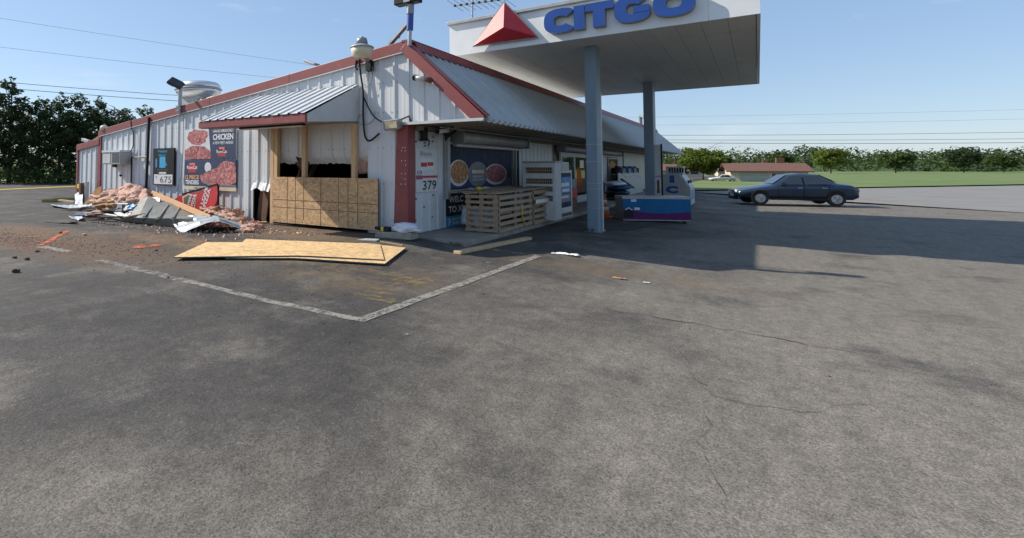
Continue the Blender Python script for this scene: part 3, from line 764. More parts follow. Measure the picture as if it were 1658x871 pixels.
# far hip end
MB().add([(XR, YEND + .01, ZR), (XE, YEND + .01, ZE), (XR, YEND + .01, ZE)], [(0, 1, 2)]).build('hip_end', M['roofmetal'], store)
# soffit under the overhang in boards
so = MB().box((XF - .2, YG - .04, ZE - .002), (XE - .02, YEND, ZE + .028)).build('soffit', M['soffit'], store)
for k in range(14):
    y = YG + .5 + k * 1.2
    MB().box((XF + .02, y, ZE - .014), (XE - .03, y + .03, ZE - .003)).build('soffit_batten', M['soffit'], so)
MB().box((XE - .14, YG - .03, ZE - .05), (XE - .09, YEND, ZE - .004)).build('eave_gutter', M['grey'], store)
MB().box((XF - .22, YG - .085, ZE - .03), (XE - .02, YG - .045, ZE + .03)).build('gable_drip_edge', M['awnmetal'], store)
# beam and brackets in the shade below the soffit
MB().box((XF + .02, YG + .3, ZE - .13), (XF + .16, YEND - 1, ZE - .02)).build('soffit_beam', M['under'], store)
MB().tube([(XF + .5, YG + .6, ZE - .06), (XF + .5, 22, ZE - .06), (XF + .5, 43, ZE - .06)], .02, 6).build('conduit', M['lightgrey'], store)

# ---- front wall (in shade)
fw = MB(); W1a, W1b, WZ0, WZ1 = 11.50, 15.7, .93, 2.06
def fback(y0, y1, z0, z1): fw.add([(XF - .06, y0, z0), (XF - .06, y1, z0), (XF - .06, y1, z1), (XF - .06, y0, z1)], [(0, 1, 2, 3)])
fback(YG, W1a, 0, ZE); fback(W1a, W1b, 0, WZ0); fback(W1a, W1b, WZ1, ZE); fback(W1b, YEND, 0, ZE)
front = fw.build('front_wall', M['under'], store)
def fsiding(y0, y1, z0, z1):
    mb = MB(); cols = profile(y0, y1, ref=9.9); n = len(cols)
    for z in (z0, z1):
        for (y, d) in cols: mb.v.append((XF + d, y, z))
    mb.f = [(i, i + 1, n + i + 1, n + i) for i in range(n - 1)]; mb.m = [0] * len(mb.f); mb.keep = True
    return mb.build('siding_panel', M['siding'], front)
fsiding(YG + .28, 10.9, .02, ZE - .02); fsiding(10.903, W1a - .1, .02, ZE - .02)
fsiding(W1a, 13.6, .02, WZ0 - .06); fsiding(13.603, W1b, .02, WZ0 - .06)
fsiding(W1b + .1, 17.6, .02, ZE - .02); fsiding(17.603, 19.7, .02, ZE - .02)
for a, b in ((24.6, 26.6), (26.603, 28.4), (31.0, 34.5), (34.503, 39), (39.003, YEND - .02)): fsiding(a, b, .02, ZE - .02)
# bullet-like dents / fixings on the first panel
for (px, py) in ((675, 229), (690, 236), (703, 222), (675, 322), (703, 316), (688, 335), (674, 357), (701, 351), (689, 231), (702, 229)):
    p = onx(px, py, XF + .045); MB().box((XF + .002, p.y - .012, p.z - .022), (XF + .042, p.y + .012, p.z + .022)).build('rust_spot', M['print_grey'], front)
def window(y0, y1, z0, z1, name='window'):
    w = MB(); t = .07
    for lo, hi in (((XF - .03, y0 - t, z0 - t), (XF + .055, y0, z1 + t)), ((XF - .03, y1, z0 - t), (XF + .055, y1 + t, z1 + t)),
                   ((XF - .03, y0, z0 - t), (XF + .055, y1, z0)), ((XF - .03, y0, z1), (XF + .055, y1, z1 + t))): w.box(lo, hi)
    o = w.build(name, M['lightgrey'], store)
    MB().box((XF - .02, y0, z0), (XF - .005, y1, z1)).build('pane', M['glass'], o)
    return o
win = window(W1a, W1b, WZ0, WZ1)
MB().box((XF - .004, W1a + .06, WZ0 + .02), (XF + .000, W1b - .06, WZ1 - .03)).build('printed_film', M['winpic'], win)
def ell(cy, cz, ry, rz, x, n=28, sx=1): return [(x, cy + ry * math.cos(2*math.pi*k/n), cz + rz * math.sin(2*math.pi*k/n)) for k in range(n)]
def disc(name, cy, cz, ry, rz, x, m, par):
    mb = MB(); mb.add(ell(cy, cz, ry, rz, x), [tuple(range(28))]); return mb.build(name, m, par)
for (px, py, ry, rz, mm) in ((743, 280, .56, .34, 'pasta'), (803, 282, .80, .30, 'chicken2')):
    p = onx(px, py, XF); disc('printed_plate', p.y, p.z, ry, rz, XF + .002, M['posterwhite'], win); disc('printed_food', p.y + .03, p.z + .02, ry * .88, rz * .86, XF + .004, M[mm], win)
MB().box((XF + .0005, W1a + .07, WZ0 + .03), (XF + .0015, W1b - .07, WZ0 + .24)).build('printed_band', M['navy'], win)
p = onx(774, 282, XF); disc('printed_badge', p.y, p.z, .62, .34, XF + .003, M['print_grey'], win)
MB().box((XF + .004, p.y - .38, p.z + .03), (XF + .006, p.y + .38, p.z + .12)).build('printed_band', M['print_orange'], win)
lettering('RonoCat', (XF + .0075, p.y - .36, p.z + .02), (0, 1, 0), (0, 0, 1), .72, .1, M['print_white'], win)
lettering('BREAKFAST', (XF + .0075, p.y - .33, p.z - .09), (0, 1, 0), (0, 0, 1), .66, .06, M['posterwhite'], win)
lettering('LUNCH & DINNER', (XF + .0075, p.y - .36, p.z - .17), (0, 1, 0), (0, 0, 1), .72, .05, M['posterwhite'], win)
# rolled security shutters
def shutter(y0, y1, z, r=.15):
    o = MB().tube([(XF + .2, y0, z), (XF + .2, y1, z)], r, 14).build('rolled_shutter', M['lightgrey'], store, smooth=True)
    MB().box((XF + .05, y0, z - r - .09), (XF + .16, y1, z - r - .03)).build('guide_rail', M['lightgrey'], o)
    for y in (y0 - .05, y1): MB().box((XF + .02, y, z - r - .02), (XF + .38, y + .05, z + r + .02)).build('end_plate', M['grey'], o)
    return o
shutter(11.7, 16.2, 2.24); shutter(20.2, 23.7, 2.20, .12); shutter(26.0, 30.6, 2.20, .12)
for y in (W1b + .08, W1b + .26): MB().box((XF + .02, y, .75), (XF + .12, y + .05, 2.08)).build('shutter_track', M['lightgrey'] if y < 15.9 else M['black'], store)
MB().box((XF + .02, W1a - .2, .72), (XF + .13, W1a - .08, 2.3)).build('shutter_track', M['lightgrey'], store)
# shop door with sidelight
d = MB()
for lo, hi in (((XF, 20.5, .02), (XF + .08, 20.66, 2.0)), ((XF, 22.3, .02), (XF + .08, 22.45, 2.0)), ((XF, 24.3, .02), (XF + .08, 24.45, 2.0)), ((XF, 20.66, 1.9), (XF + .08, 22.3, 2.0)), ((XF, 22.45, 1.9), (XF + .08, 24.3, 2.0)), ((XF, 20.66, .02), (XF + .07, 22.3, .25)), ((XF, 22.45, .02), (XF + .07, 24.3, .3))): d.box(lo, hi)
door = d.build('door', M['white'], store)
MB().box((XF + .01, 20.66, .25), (XF + .03, 22.3, 1.9)).build('pane', M['glass'], door)
MB().box((XF + .01, 22.45, .3), (XF + .03, 24.3, 1.9)).build('pane', M['glass'], door)
MB().box((XF + .034, 23.3, 1.45), (XF + .038, 23.9, 1.78)).build('door_notice', M['cream'], door)
MB().box((XF + .034, 22.7, .4), (XF + .038, 24.1, 1.0)).build('door_notice', M['brownwood'], door)
w2 = window(28.6, 30.7, .8, 1.9)
disc('printed_food', 29.6, 1.45, .7, .36, XF + .002, M['pasta'], w2)
MB().box((XF + .05, 32.2, .05), (XF + .08, 43.5, 2.3)).build('wall_board', M['lightgrey'], store)

# ------------------------------------------------------------------ awning over the break
AX0, AX1, AY, AZT = -11.02, -7.47, YG - 1.80, 3.42
p_o = ony(495, 184, AY); AZO = 2.63; AZB = 2.42
awn = thing('awning', 'white ribbed steel awning with a red front board over the broken wall', 'awning', ((AX0 + AX1) / 2, YG, 2.4))
arx = [AX0 + (AX1 - AX0) * k / 4 for k in range(5)]
for a, b in zip(arx[:-1], arx[1:]):
    mb = MB(); cols = []
    ap = (b - a) / 3
    cols.append((a, 0))
    for j in range(3):
        c = a + (j + .5) * ap
        cols += [(c - .04, 0), (c - .02, .03), (c + .02, .03), (c + .04, 0)]
    cols.append((b - .002, 0)); n = len(cols)
    for (y, z) in ((YG - .03, AZT), (AY - .05, AZO - .02)):
        for (q, h) in cols: mb.v.append((q, y, z + h))
    mb.f = [(i, i + 1, n + i + 1, n + i) for i in range(n - 1)]; mb.m = [0] * len(mb.f); mb.keep = True
    mb.build('roof_panel', M['awnmetal'], awn)
MB().hexa([(AX0 - .02, AY - .03, AZB + .02), (AX1 + .02, AY - .03, AZB), (AX1 + .02, AY + .03, AZB), (AX0 - .02, AY + .03, AZB + .02)],
          [(AX0 - .02, AY - .03, AZO - .03), (AX1 + .02, AY - .03, AZO - .03), (AX1 + .02, AY + .03, AZO - .03), (AX0 - .02, AY + .03, AZO - .03)]).build('front_board', M['red'], awn, bevel=.008)
for sx, nm in ((AX1 + .001, 'side_panel'), (AX0, 'side_panel')):
    MB().prism([(sx, AY + .031, AZB + .01), (sx, YG - .01, AZB + .14), (sx, YG - .01, AZT - .015), (sx, AY + .031, AZO - .035)], (.02, 0, 0)).build(nm, M['awnmetal'], awn)
MB().hexa([(AX0 + .03, AY + .04, AZB + .01), (AX1 - .02, AY + .04, AZB + .01), (AX1 - .02, YG - .02, AZB + .12), (AX0 + .03, YG - .02, AZB + .12)],
          [(AX0 + .03, AY + .04, AZB + .04), (AX1 - .02, AY + .04, AZB + .04), (AX1 - .02, YG - .02, AZB + .15), (AX0 + .03, YG - .02, AZB + .15)]).build('soffit', M['soffit'], awn)
tl = thing('tube_light', 'black and white tube light fixed under the awning', 'light', (-8.9, AY + .5, 2.36))
MB().box((-10.1, AY + .45, 2.41), (-8.0, AY + .57, 2.455)).build('housing', M['black'], tl)
MB().box((-10.05, AY + .44, 2.385), (-8.05, AY + .56, 2.409)).build('diffuser', M['posterwhite'], tl)

# ------------------------------------------------------------------ canopy over the pumps
CZ = 4.62; CYF, CYB = 13.17, 24.35
CXL = ony(729.5, 60, CYF).x; CXR = .12; CZT = ony(729.5, 43, CYF).z
can = thing('fuel_canopy', 'white fuel station canopy with blue raised letters and a red emblem', 'canopy', ((CXL + CXR) / 2, CYF, lot(-3)))
fs = [CXL, ony(828, 60, CYF).x, ony(1147, 20, CYF).x, CXR]
for a, b in zip(fs[:-1], fs[1:]): MB().box((a + .002, CYF - .06, CZ - .02), (b - .002, CYF, CZT)).build('fascia_panel', M['fascia'], can)
MB().box((CXL, CYF + .003, CZ - .02), (CXL + .06, CYB, CZT)).build('fascia_panel', M['fascia'], can)
MB().box((CXR - .06, CYF + .003, CZ - .02), (CXR, CYB, CZT)).build('fascia_panel', M['fascia'], can)
MB().box((CXL + .063, CYB - .06, CZ - .02), (CXR - .063, CYB, CZT)).build('fascia_panel', M['fascia'], can)
MB().box((CXL - .05, CYF - .14, CZT + .003), (CXR + .05, CYF + .05, CZT + .10)).build('cap_gutter', M['lightgrey'], can, bevel=.015)
MB().box((CXL + .1, CYF + .06, CZT - .1), (CXR - .1, CYB - .1, CZT - .03)).build('canopy_roof', M['lightgrey'], can)
xx = CXL + .07; k = 0; bw = (CXR - CXL - .14) / 14
while k < 14:
    MB().box((xx + .003, CYF + .004, CZ + .004), (xx + bw - .003, CYB - .062, CZ + .03)).build('soffit_panel', M['canopyunder'], can); xx += bw; k += 1
MB().box((CXL + .07, CYF + .004, CZ + .032), (CXR - .07, CYB - .062, CZ + .06)).build('soffit_deck', M['canopyunder'], can)
c1 = (-3.56, -3.28, 14.15, 14.62); c2 = (-3.36, -3.04, 21.5, 22.05)
for nm, (x0, x1, y0, y1) in (('column', c1), ('column', c2)):
    o = MB().box((x0, y0, lot(x0) - .05), (x1, y1, CZ + .02)).build('column', M['column'], can, bevel=.02)
    MB().box((x0 - .06, y0 - .06, lot(x0) - .06), (x1 + .06, y1 + .06, lot(x1) + .02)).build('base_plate', M['column'], o)
    if y0 < 20:
        for py in (234, 262, 297, 306, 337):
            z = ony(955, py, y0).z
            MB().box((x0 - .006, y0 - .006, z), (x1 + .006, y1 + .006, z + .013)).build('strap', M['galv'], o)
# raised letters
def ring_letter(cx, cz, w, h, st, sv, a0, a1, extra=None, n=36):
    """outline of a rounded letter as a list of (outer, inner) pairs"""
    pr_ = []
    for i in range(n + 1):
        a = R_(a0 + (a1 - a0) * i / n); ca, sa = math.cos(a), math.sin(a); e = 2 / 2.7
        f = lambda r, c: r * math.copysign(abs(c) ** e, c)
        pr_.append(((cx + f(w/2, ca), cz + f(h/2, sa)), (cx + f(w/2 - st, ca), cz + f(h/2 - sv, sa))))
    return pr_
def letter(name, quads, closed=False):
    """quads: list of strips, each a list of (outer, inner) pairs"""
    mb = MB(); yf, yb = CYF - .24, CYF - .062
    for si, st in enumerate(quads):
        yf = CYF - .24 - .006 * si
        n = len(st); vs = []
        for (o, i) in st: vs += [(o[0], yf, o[1]), (i[0], yf, i[1]), (o[0], yb, o[1]), (i[0], yb, i[1])]
        fr = [(4*k, 4*k+1, 4*k+5, 4*k+4) for k in range(n-1)]
        mb.add(vs, fr, 0)
        sd = []
        for k in range(n-1): sd += [(4*k, 4*k+4, 4*k+6, 4*k+2), (4*k+1, 4*k+3, 4*k+7, 4*k+5)]
        if not closed: sd += [(0, 2, 3, 1), (4*n-4, 4*n-3, 4*n-1, 4*n-2)]
        b = len(mb.v) - len(vs); mb.f += [tuple(i + b for i in f) for f in sd]; mb.m += [1] * len(sd)
    mb.keep = True
    return mb.build(name, [M['logoblue'], M['grey']], can)
def rect(x0, z0, x1, z1): return [((x0, z1), (x0, z0)), ((x1, z1), (x1, z0))]
def lx(px, py): p = ony(px, py, CYF - .24); return p
zb = lx(905, 53).z; zt = lx(905, 13.6).z; H_ = zt - zb; zc = (zb + zt) / 2
xa, xb = lx(880.5, 35).x, lx(927, 35).x
letter('letter_c', [ring_letter((xa + xb) / 2 + .05, zc, xb - xa + .1, H_, .24, .18, 38, 322)])
xa, xb = lx(929, 35).x, lx(946, 30).x; letter('letter_i', [rect(xa, zb + .01, xb, zt - .01)])
xa, xb = lx(947, 30).x, lx(993, 20).x; xm = (xa + xb) / 2
letter('letter_t', [rect(xa, zt - .19, xb, zt - .01), rect(xm - .13, zb + .01, xm + .13, zt - .188)])
xa, xb = lx(994, 15).x, lx(1054, 10).x; cx = (xa + xb) / 2
letter('letter_g', [ring_letter(cx, zc, xb - xa, H_, .25, .18, 40, 345), rect(cx + .02, zc - .10, xb - .03, zc + .05)])
xa, xb = lx(1057, 10).x, lx(1126, 0).x; cx = (xa + xb) / 2
letter('letter_o', [ring_letter(cx, zc, xb - xa, H_, .25, .18, 0, 360)], closed=True)
tA, tB, tC = [ony(*q, CYF - .16) for q in ((766.5, 74), (870.5, 59.5), (816.5, 4))]
ap = ony(815, 44, CYF - .55)
mb = MB(); mb.add([tA, tB, tC, ap], [(0, 1, 3), (1, 2, 3), (2, 0, 3), (0, 2, 1)]); mb.build('emblem_pyramid', M['logored'], can)
MB().prism([tA + Vector((-.03, .0, -.03)), tB + Vector((.03, .0, -.03)), tC + Vector((0, .0, .04))], (0, .02, 0)).build('emblem_rim', M['print_grey'], can)

# ------------------------------------------------------------------ things on the gable wall and roof edge
YW = YG - .04                                             # face of the ribs
# studs and board closing the break
for k, (px, lab) in enumerate(((443.2, 'pale pine stud at the left edge of the break'), (449.2, 'pale pine stud doubled beside the leftmost stud'), (494, 'pale pine stud standing in the middle of the break'), (574.5, 'pale pine stud near the right edge of the break'))):
    xs_ = ony(px, 240, YG - .10).x
    zt_ = 2.50
    tag(MB().box((xs_ - .062, YG - .16, 1.21 if k == 1 else (.03 if k == 0 else 1.0)), (xs_ + .062, YG - .06, zt_)).build('wall_stud', M['lumber'], bevel=.006), lab, 'stud', 'studs in the break')
bx0, bx1 = ony(441, 320, YG - .18).x, ony(612.6, 330, YG - .18).x
bz1 = ony(612, 289, YG - .18).z; bz0 = ony(612, 373.5, YG - .18).z
sheet = tag(MB().hexa([(bx0, YG - .20, bz0), (bx1, YG - .20, bz0), (bx1, YG - .178, bz0), (bx0, YG - .178, bz0)], [(bx0, YG - .20, bz1), (bx1, YG - .20, bz1), (bx1, YG - .178, bz1), (bx0, YG - .178, bz1)]).build('strand_board', M['osb']), 'strand board sheet with ruled lines screwed upright across the broken wall', 'board')
ORG[sheet.name] = Vector(sheet.location)
W = bx1 - bx0; Hh = bz1 - bz0
for k, fr in enumerate((1/6, .25, 1/3, .5, 2/3, .75, 5/6)):
    zlo = bz0 + (Hh * .1 if k in (2, 4, 6) else 0)
    MB().box((bx0 + W * fr - .006, YG - .2035, zlo), (bx0 + W * fr + .006, YG - .2005, bz1)).build('ruled_line', M['ink'], sheet)
for fr in (1/3, .5): MB().box((bx0 + .05, YG - .2045, bz0 + Hh * fr - .006), (bx1, YG - .2036, bz0 + Hh * fr + .006)).build('ruled_line', M['ink'], sheet)
MB().box((bx1 + .001, YG - .199, bz0), (bx1 + .012, YG - .179, bz1)).build('sheet_edge', M['osbedge'], sheet)
random.seed(3)
for k in range(22):
    x_ = bx0 + W * (k % 11 + .5) / 11; z_ = bz0 + (.05 if k < 11 else Hh - .06) + random.uniform(-.01, .01)
    MB().box((x_ - .009, YG - .206, z_ - .009), (x_ + .009, YG - .2005, z_ + .009)).build('screw', M['grey'], sheet)

def frame_sign(name, label, cat, tl, br, y=YW, thick=.03, m='posterwhite', edge=None, group=None):
    a, b = ony(*tl, y - thick), ony(*br, y - thick)
    t = thing(name, label, cat, ((a.x + b.x) / 2, y, b.z), group)
    MB().box((a.x, y - thick, b.z), (b.x, y, a.z)).build('panel', M[m], t)
    return t, a.x, b.x, b.z, a.z, y - thick
EX, EZ = Vector((1, 0, 0)), Vector((0, 0, 1))
def pr_box(par, x0, x1, z0, z1, y, m, nm='print', d=.002): return MB().box((x0, y - d, z0), (x1, y - .0002, z1)).build(nm, M[m], par)
def pr_blob(par, x0, x1, z0, z1, y, m, seed, nm='food_photo', n=40, amp=.16, clip=None):
    k0, k1, k2, k3 = clip or (x0, x1, z0, z1)
    cx, cz = (x0 + x1) / 2, (z0 + z1) / 2; pts = []
    for k in range(n):
        a = 2 * math.pi * k / n; r = 1 - amp * .5 + amp * noise.noise((math.cos(a) * 2.5 + seed, math.sin(a) * 2.5, seed)) + amp * .5 * noise.noise((math.cos(a) * 7 + seed, math.sin(a) * 7, seed))
        pts.append((min(max(cx + (x1 - x0) / 2 * math.cos(a) * r, k0), k1), y, min(max(cz + (z1 - z0) / 2 * math.sin(a) * r, k2), k3)))
    mb = MB(); mb.add(pts, [tuple(range(n))]); return mb.build(nm, M[m], par)
# upper poster
s, x0, x1, z0, z1, y = frame_sign('wall_poster', 'upper chicken poster in navy and white on the gable wall', 'poster', (300, 210), (382, 256.5), m='posterwhite')
w, h = x1 - x0, z1 - z0
mb = MB(); mb.add([(x0 + w * .535, y - .001, z0), (x1, y - .001, z0), (x1, y - .001, z1 + .02), (x0 + w * .48, y - .001, z1)], [(0, 1, 2, 3)]); mb.build('navy_print', M['navy'], s)
pr_blob(s, x0 + w * .03, x0 + w * .49, z0 + h * .44, z1 + h * .02, y - .002, 'chicken', 1, amp=.22)
pr_blob(s, x0 - w * .06, x0 + w * .57, z0 - h * .30, z0 + h * .46, y - .003, 'chicken2', 2, amp=.1, clip=(x0, x0 + w * .53, z0, z1))
pr_blob(s, x0 + w * .01, x0 + w * .14, z0 + h * .02, z0 + h * .28, y - .002, 'chicken2', 5)
lettering('HAND-BREADED', (x0 + w * .57, y - .004, z0 + h * .84), EX, EZ, w * .38, h * .09, M['print_white'], s)
lettering('CHICKEN', (x0 + w * .57, y - .004, z0 + h * .60), EX, EZ, w * .38, h * .19, M['print_white'], s, fat=.03)
lettering('A FEW FEET AHEAD', (x0 + w * .57, y - .004, z0 + h * .46), EX, EZ, w * .38, h * .09, M['print_white'], s)
def badge(par, cx, cz, w, h, y):
    pr_box(par, cx - w * .3, cx + w * .3, cz + h * .18, cz + h * .5, y, 'print_red', 'badge', .002)
    pr_blob(par, cx - w * .5, cx + w * .5, cz - h * .25, cz + h * .3, y - .001, 'print_red', 9, 'badge', amp=.06)
    pr_box(par, cx - w * .36, cx + w * .36, cz - h * .5, cz - h * .2, y, 'print_red', 'badge', .002)
    lettering('RonoCat', (cx - w * .48, y - .004, cz - h * .17), EX, EZ, w * .96, h * .36, M['print_white'], par, fat=.02)
    lettering('FRESH', (cx - w * .22, y - .004, cz + h * .28), EX, EZ, w * .44, h * .12, M['print_white'], par)
badge(s, x0 + w * .74, z0 + h * .23, w * .2, h * .3, y)
# lower poster
s, x0, x1, z0, z1, y = frame_sign('wall_poster', 'lower navy chicken tenders poster on the gable wall', 'poster', (299, 259.5), (382, 303.5), m='navy')
w, h = x1 - x0, z1 - z0
pr_blob(s, x0 + w * .31, x1 + w * .1, z0 - h * .02, z0 + h * .72, y - .001, 'chicken', 3, amp=.2, clip=(x0 + w * .31, x1, z0, z1))
pr_blob(s, x0 + w * .66, x1, z0 + h * .45, z1 - h * .03, y - .002, 'chicken', 4)
mb = MB(); mb.add([(x0 + w * (.31 + .69 * k / 12), y - .003, z0 + h * (.30 - .22 * math.sin(min(1, k / 5) * math.pi / 2)) - 0 * k) for k in range(13)] + [(x1, y - .003, z0 + h * .02), (x0 + w * .5, y - .003, z0 + h * .02)], [tuple(range(15))]); mb.build('bowl_print', M['print_grey'], s)
pr_blob(s, x0 + w * .41, x0 + w * .54, z0 + h * .53, z0 + h * .92, y - .001, 'posterwhite', 6, 'print', amp=.03)
badge(s, x0 + w * .16, z0 + h * .72, w * .22, h * .38, y)
lettering('12 PIECE', (x0 + w * .02, y - .004, z0 + h * .26), EX, EZ, w * .28, h * .16, M['print_orange'], s, fat=.03)
lettering('TENDERS', (x0 + w * .02, y - .004, z0 + h * .06), EX, EZ, w * .28, h * .17, M['print_white'], s, fat=.03)
MB().box((x0, y, z0 - .11), (x1, YW, z0 - .003)).build('lower_strip', M['cream'], s)
lettering('12 PIECE TENDERS MEAL', (x0 + w * .2, y - .002, z0 - .085), EX, EZ, w * .3, .05, M['print_black'], s)
# happy hour sign
s, x0, x1, z0, z1, y = frame_sign('price_sign', 'black framed drink price sign reading 675 on the gable wall', 'sign', (248.3, 240.5), (281, 300.5), thick=.06, m='black')
w, h = x1 - x0, z1 - z0
pr_box(s, x0 + w * .06, x1 - w * .06, z0 + h * .03, z0 + h * .29, y, 'posterwhite')
lettering('675', (x0 + w * .36, y - .004, z0 + h * .07), EX, EZ, w * .54, h * .17, M['print_black'], s, fat=0.0)
lettering('$', (x0 + w * .14, y - .004, z0 + h * .18), EX, EZ, w * .07, h * .07, M['print_blue'], s)
lettering('Happy', (x0 + w * .24, y - .004, z0 + h * .87), EX, EZ, w * .46, h * .09, M['print_cyan'], s)
lettering('Hour', (x0 + w * .28, y - .004, z0 + h * .78), EX, EZ, w * .34, h * .07, M['print_cyan'], s)
pr_box(s, x0 + w * .32, x0 + w * .6, z0 + h * .47, z0 + h * .77, y, 'print_cyan')
pr_box(s, x0 + w * .12, x0 + w * .2, z0 + h * .48, z0 + h * .72, y, 'print_blue')
lettering('6', (x0 + w * .56, y - .004, z0 + h * .52), EX, EZ, w * .13, h * .1, M['print_cyan'], s)
lettering('ON TAP NOW', (x0 + w * .22, y - .004, z0 + h * .39), EX, EZ, w * .5, h * .05, M['green'], s)
pr_box(s, x0 + w * .3, x0 + w * .64, z0 + h * .31, z0 + h * .355, y, 'posterwhite')
# air conditioner
a = ony(166, 247, YG - .42); b = ony(194, 266, YG - .42)
t = thing('air_conditioner', 'grey window air conditioner sticking out of the far gable wall', 'air conditioner', ((a.x + b.x) / 2, YG, b.z))
MB().box((a.x, YG - .42, b.z), (b.x, YG - .01, a.z)).build('case', M['lightgrey'], t, bevel=.012)
MB().box((a.x + (b.x - a.x) * .06, YG - .43, b.z + .05), (a.x + (b.x - a.x) * .46, YG - .421, a.z - .05)).build('front_plate', M['white'], t)
for k in range(10):
    z_ = b.z + .06 + k * (a.z - b.z - .12) / 10
    MB().box((a.x + (b.x - a.x) * .56, YG - .428, z_), (b.x - .05, YG - .421, z_ + .012)).build('louvre', M['grey'], t)
MB().box((a.x + (b.x - a.x) * .56, YG - .4215, b.z + .05), (b.x - .05, YG - .4201, a.z - .05)).build('grille_back', M['black'], t)
MB().box((a.x - .02, YG - .44, a.z + .001), (b.x + .02, YG - .005, a.z + .07)).build('hood', M['siding'], t)
MB().box((a.x + .6, YG - .38, b.z - .1), (a.x + .75, YG - .28, b.z - .001)).build('drain_pan', M['black'], t)
# conduit, pipe frame and black standpipe
q = [ony(*p, YW - .03) for p in ((212, 195), (213, 208), (216, 214), (216, 235), (213, 243), (206, 249))]
tag(MB().tube(q, .018, 6).build('conduit', M['black']), 'thin dark conduit running from the roof edge to the air conditioner', 'conduit')
q = [ony(*p, YW - .05) for p in ((241.5, 190), (239, 260), (236, 316), (245, 317))]
tag(MB().tube(q, .045, 8).build('standpipe', M['black']), 'black standpipe running up the gable wall from ground to rake', 'pipe')
q = [ony(*p, YW - .04) for p in ((238, 254.5), (213, 255), (212.3, 312))]
tag(MB().tube(q, .03, 6).build('pipe_frame', M['black']), 'black pipe frame against the gable wall left of the standpipe', 'pipe')
q = [ony(*p, YW - .02) for p in ((297, 180), (296.5, 240), (294, 285), (286, 310))]
tag(MB().tube(q, .012, 6).build('wall_cable', M['grey']), 'thin grey cable hanging down the wall left of the posters', 'cable')
p = ony(196, 284, YW - .02); tag(MB().lathe((p.x, YW - .04, p.z - .04), [(.03, 0), (.045, .04), (.03, .08)], 10).build('door_knob', M['black']), 'small dark knob on the wall below the air conditioner', 'knob')
# floodlight on a stub post above the posters
pb = ony(290.5, 183, YW - .05); pt = ony(292.5, 143, YW - .05)
t = thing('floodlight', 'LED floodlight on a short grey post beside the roof fan', 'floodlight', pb)
MB().tube([pb, pt], .06, 8).build('post', M['galv'], t)
for py in (179, 172): z_ = ony(291, py, YW - .05).z; MB().box((pb.x - .1, YW - .12, z_ - .02), (pb.x + .1, YW + .02, z_ + .02)).build('clamp', M['grey'], t)
h0, h1 = ony(274, 129, YW - .35), ony(296, 140, YW - .05)
MB().bar(h0, h1, .42, .09, up=(.25, -.5, 1)).build('head', M['darkgrey'], t, bevel=.02)
MB().bar(h0.lerp(h1, .12) + Vector((0, -.03, -.06)), h0.lerp(h1, .5) + Vector((0, -.03, -.06)), .32, .02, up=(.25, -.5, 1)).build('lens', M['cream'], t)
# mushroom fan
c = ony(321, 158, YG + 1.3); top = ony(321, 132.5, YG + 1.3).z; rad = (ony(346, 147, YG + 1.3).x - ony(296, 147, YG + 1.3).x) / 2
hh = top - c.z
t = thing('exhaust_fan', 'round spun aluminium exhaust fan on the roof', 'roof fan', (c.x, YG + 1.3, roofz(c.x)))
MB().lathe(c, [(rad * .55, -hh * .05), (rad * .78, hh * .08), (rad * .95, hh * .28), (rad * 1.0, hh * .44)], 32, sy=.8).build('windband', M['alum'], t, smooth=True)
MB().lathe(c, [(rad * 1.02, hh * .441), (rad * 1.04, hh * .5), (rad * .98, hh * .52)], 32, sy=.8).build('rim', M['lightgrey'], t, smooth=True)
MB().lathe(c, [(rad * .98, hh * .521), (rad * .95, hh * .74), (rad * .86, hh * .88), (rad * .6, hh * .97), (rad * .1, hh * 1.0)], 32, sy=.8).build('dome', M['alum'], t, smooth=True)
MB().box((c.x - rad * .5, YG + .95, roofz(c.x) - .1), (c.x + rad * .5, YG + 1.7, c.z + .02)).build('curb', M['lightgrey'], t)
a, b = ony(336, 163, YG + .12), ony(352, 158, YG + .12)
t = thing('grease_cup', 'cream grease cup lying at the roof edge by the fan', 'cup', a)
MB().tube([a, b], .09, 10).build('cup', M['cream'], t, smooth=True)
a2 = ony(322, 166, YG + .15)
MB().tube([a2, a + Vector((-.05, 0, 0))], .1, 10).build('elbow', M['black'], t, smooth=True)
# cap, lamps at the left end
p = ony(168.5, 215, YG); MB().lathe((p.x, YG, ZL2 + .02), [(.1, 0), (.15, .06), (.14, .14), (.07, .2), (.01, .22)], 14).build('trim_cap', M['cream'], store, smooth=True)
p = ony(139, 229, YG + .1)
t = thing('roof_lamp', 'small grey twin lamp on the low lean-to roof', 'lamp', (p.x, YG + .1, ZL1a))
MB().bar(p + Vector((-.25, 0, .08)), p + Vector((.3, 0, -.02)), .14, .12).build('lamp_head', M['lightgrey'], t, bevel=.02)
MB().tube([(p.x, p.y, ZL1a), p], .03, 6).build('stem', M['grey'], t)
# small LED lamp on the rake
p = ony(505, 103, YG + .1)
t = thing('led_lamp', 'small LED lamp head standing up behind the red rake', 'lamp', (p.x, YG + .1, roofz(p.x)))
MB().bar(ony(496, 99, YG + .1), ony(514, 105, YG + .1), .22, .06).build('lamp_head', M['lightgrey'], t, bevel=.015)
MB().bar(ony(497, 101.5, YG + .1), ony(508, 105, YG + .1), .16, .015).build('lens', M['posterwhite'], t)
MB().tube([ony(514, 105, YG + .1), ony(517, 108, YG + .1), (ony(517, 108, YG + .1).x, YG + .1, roofz(p.x))], .025, 6).build('arm', M['grey'], t)
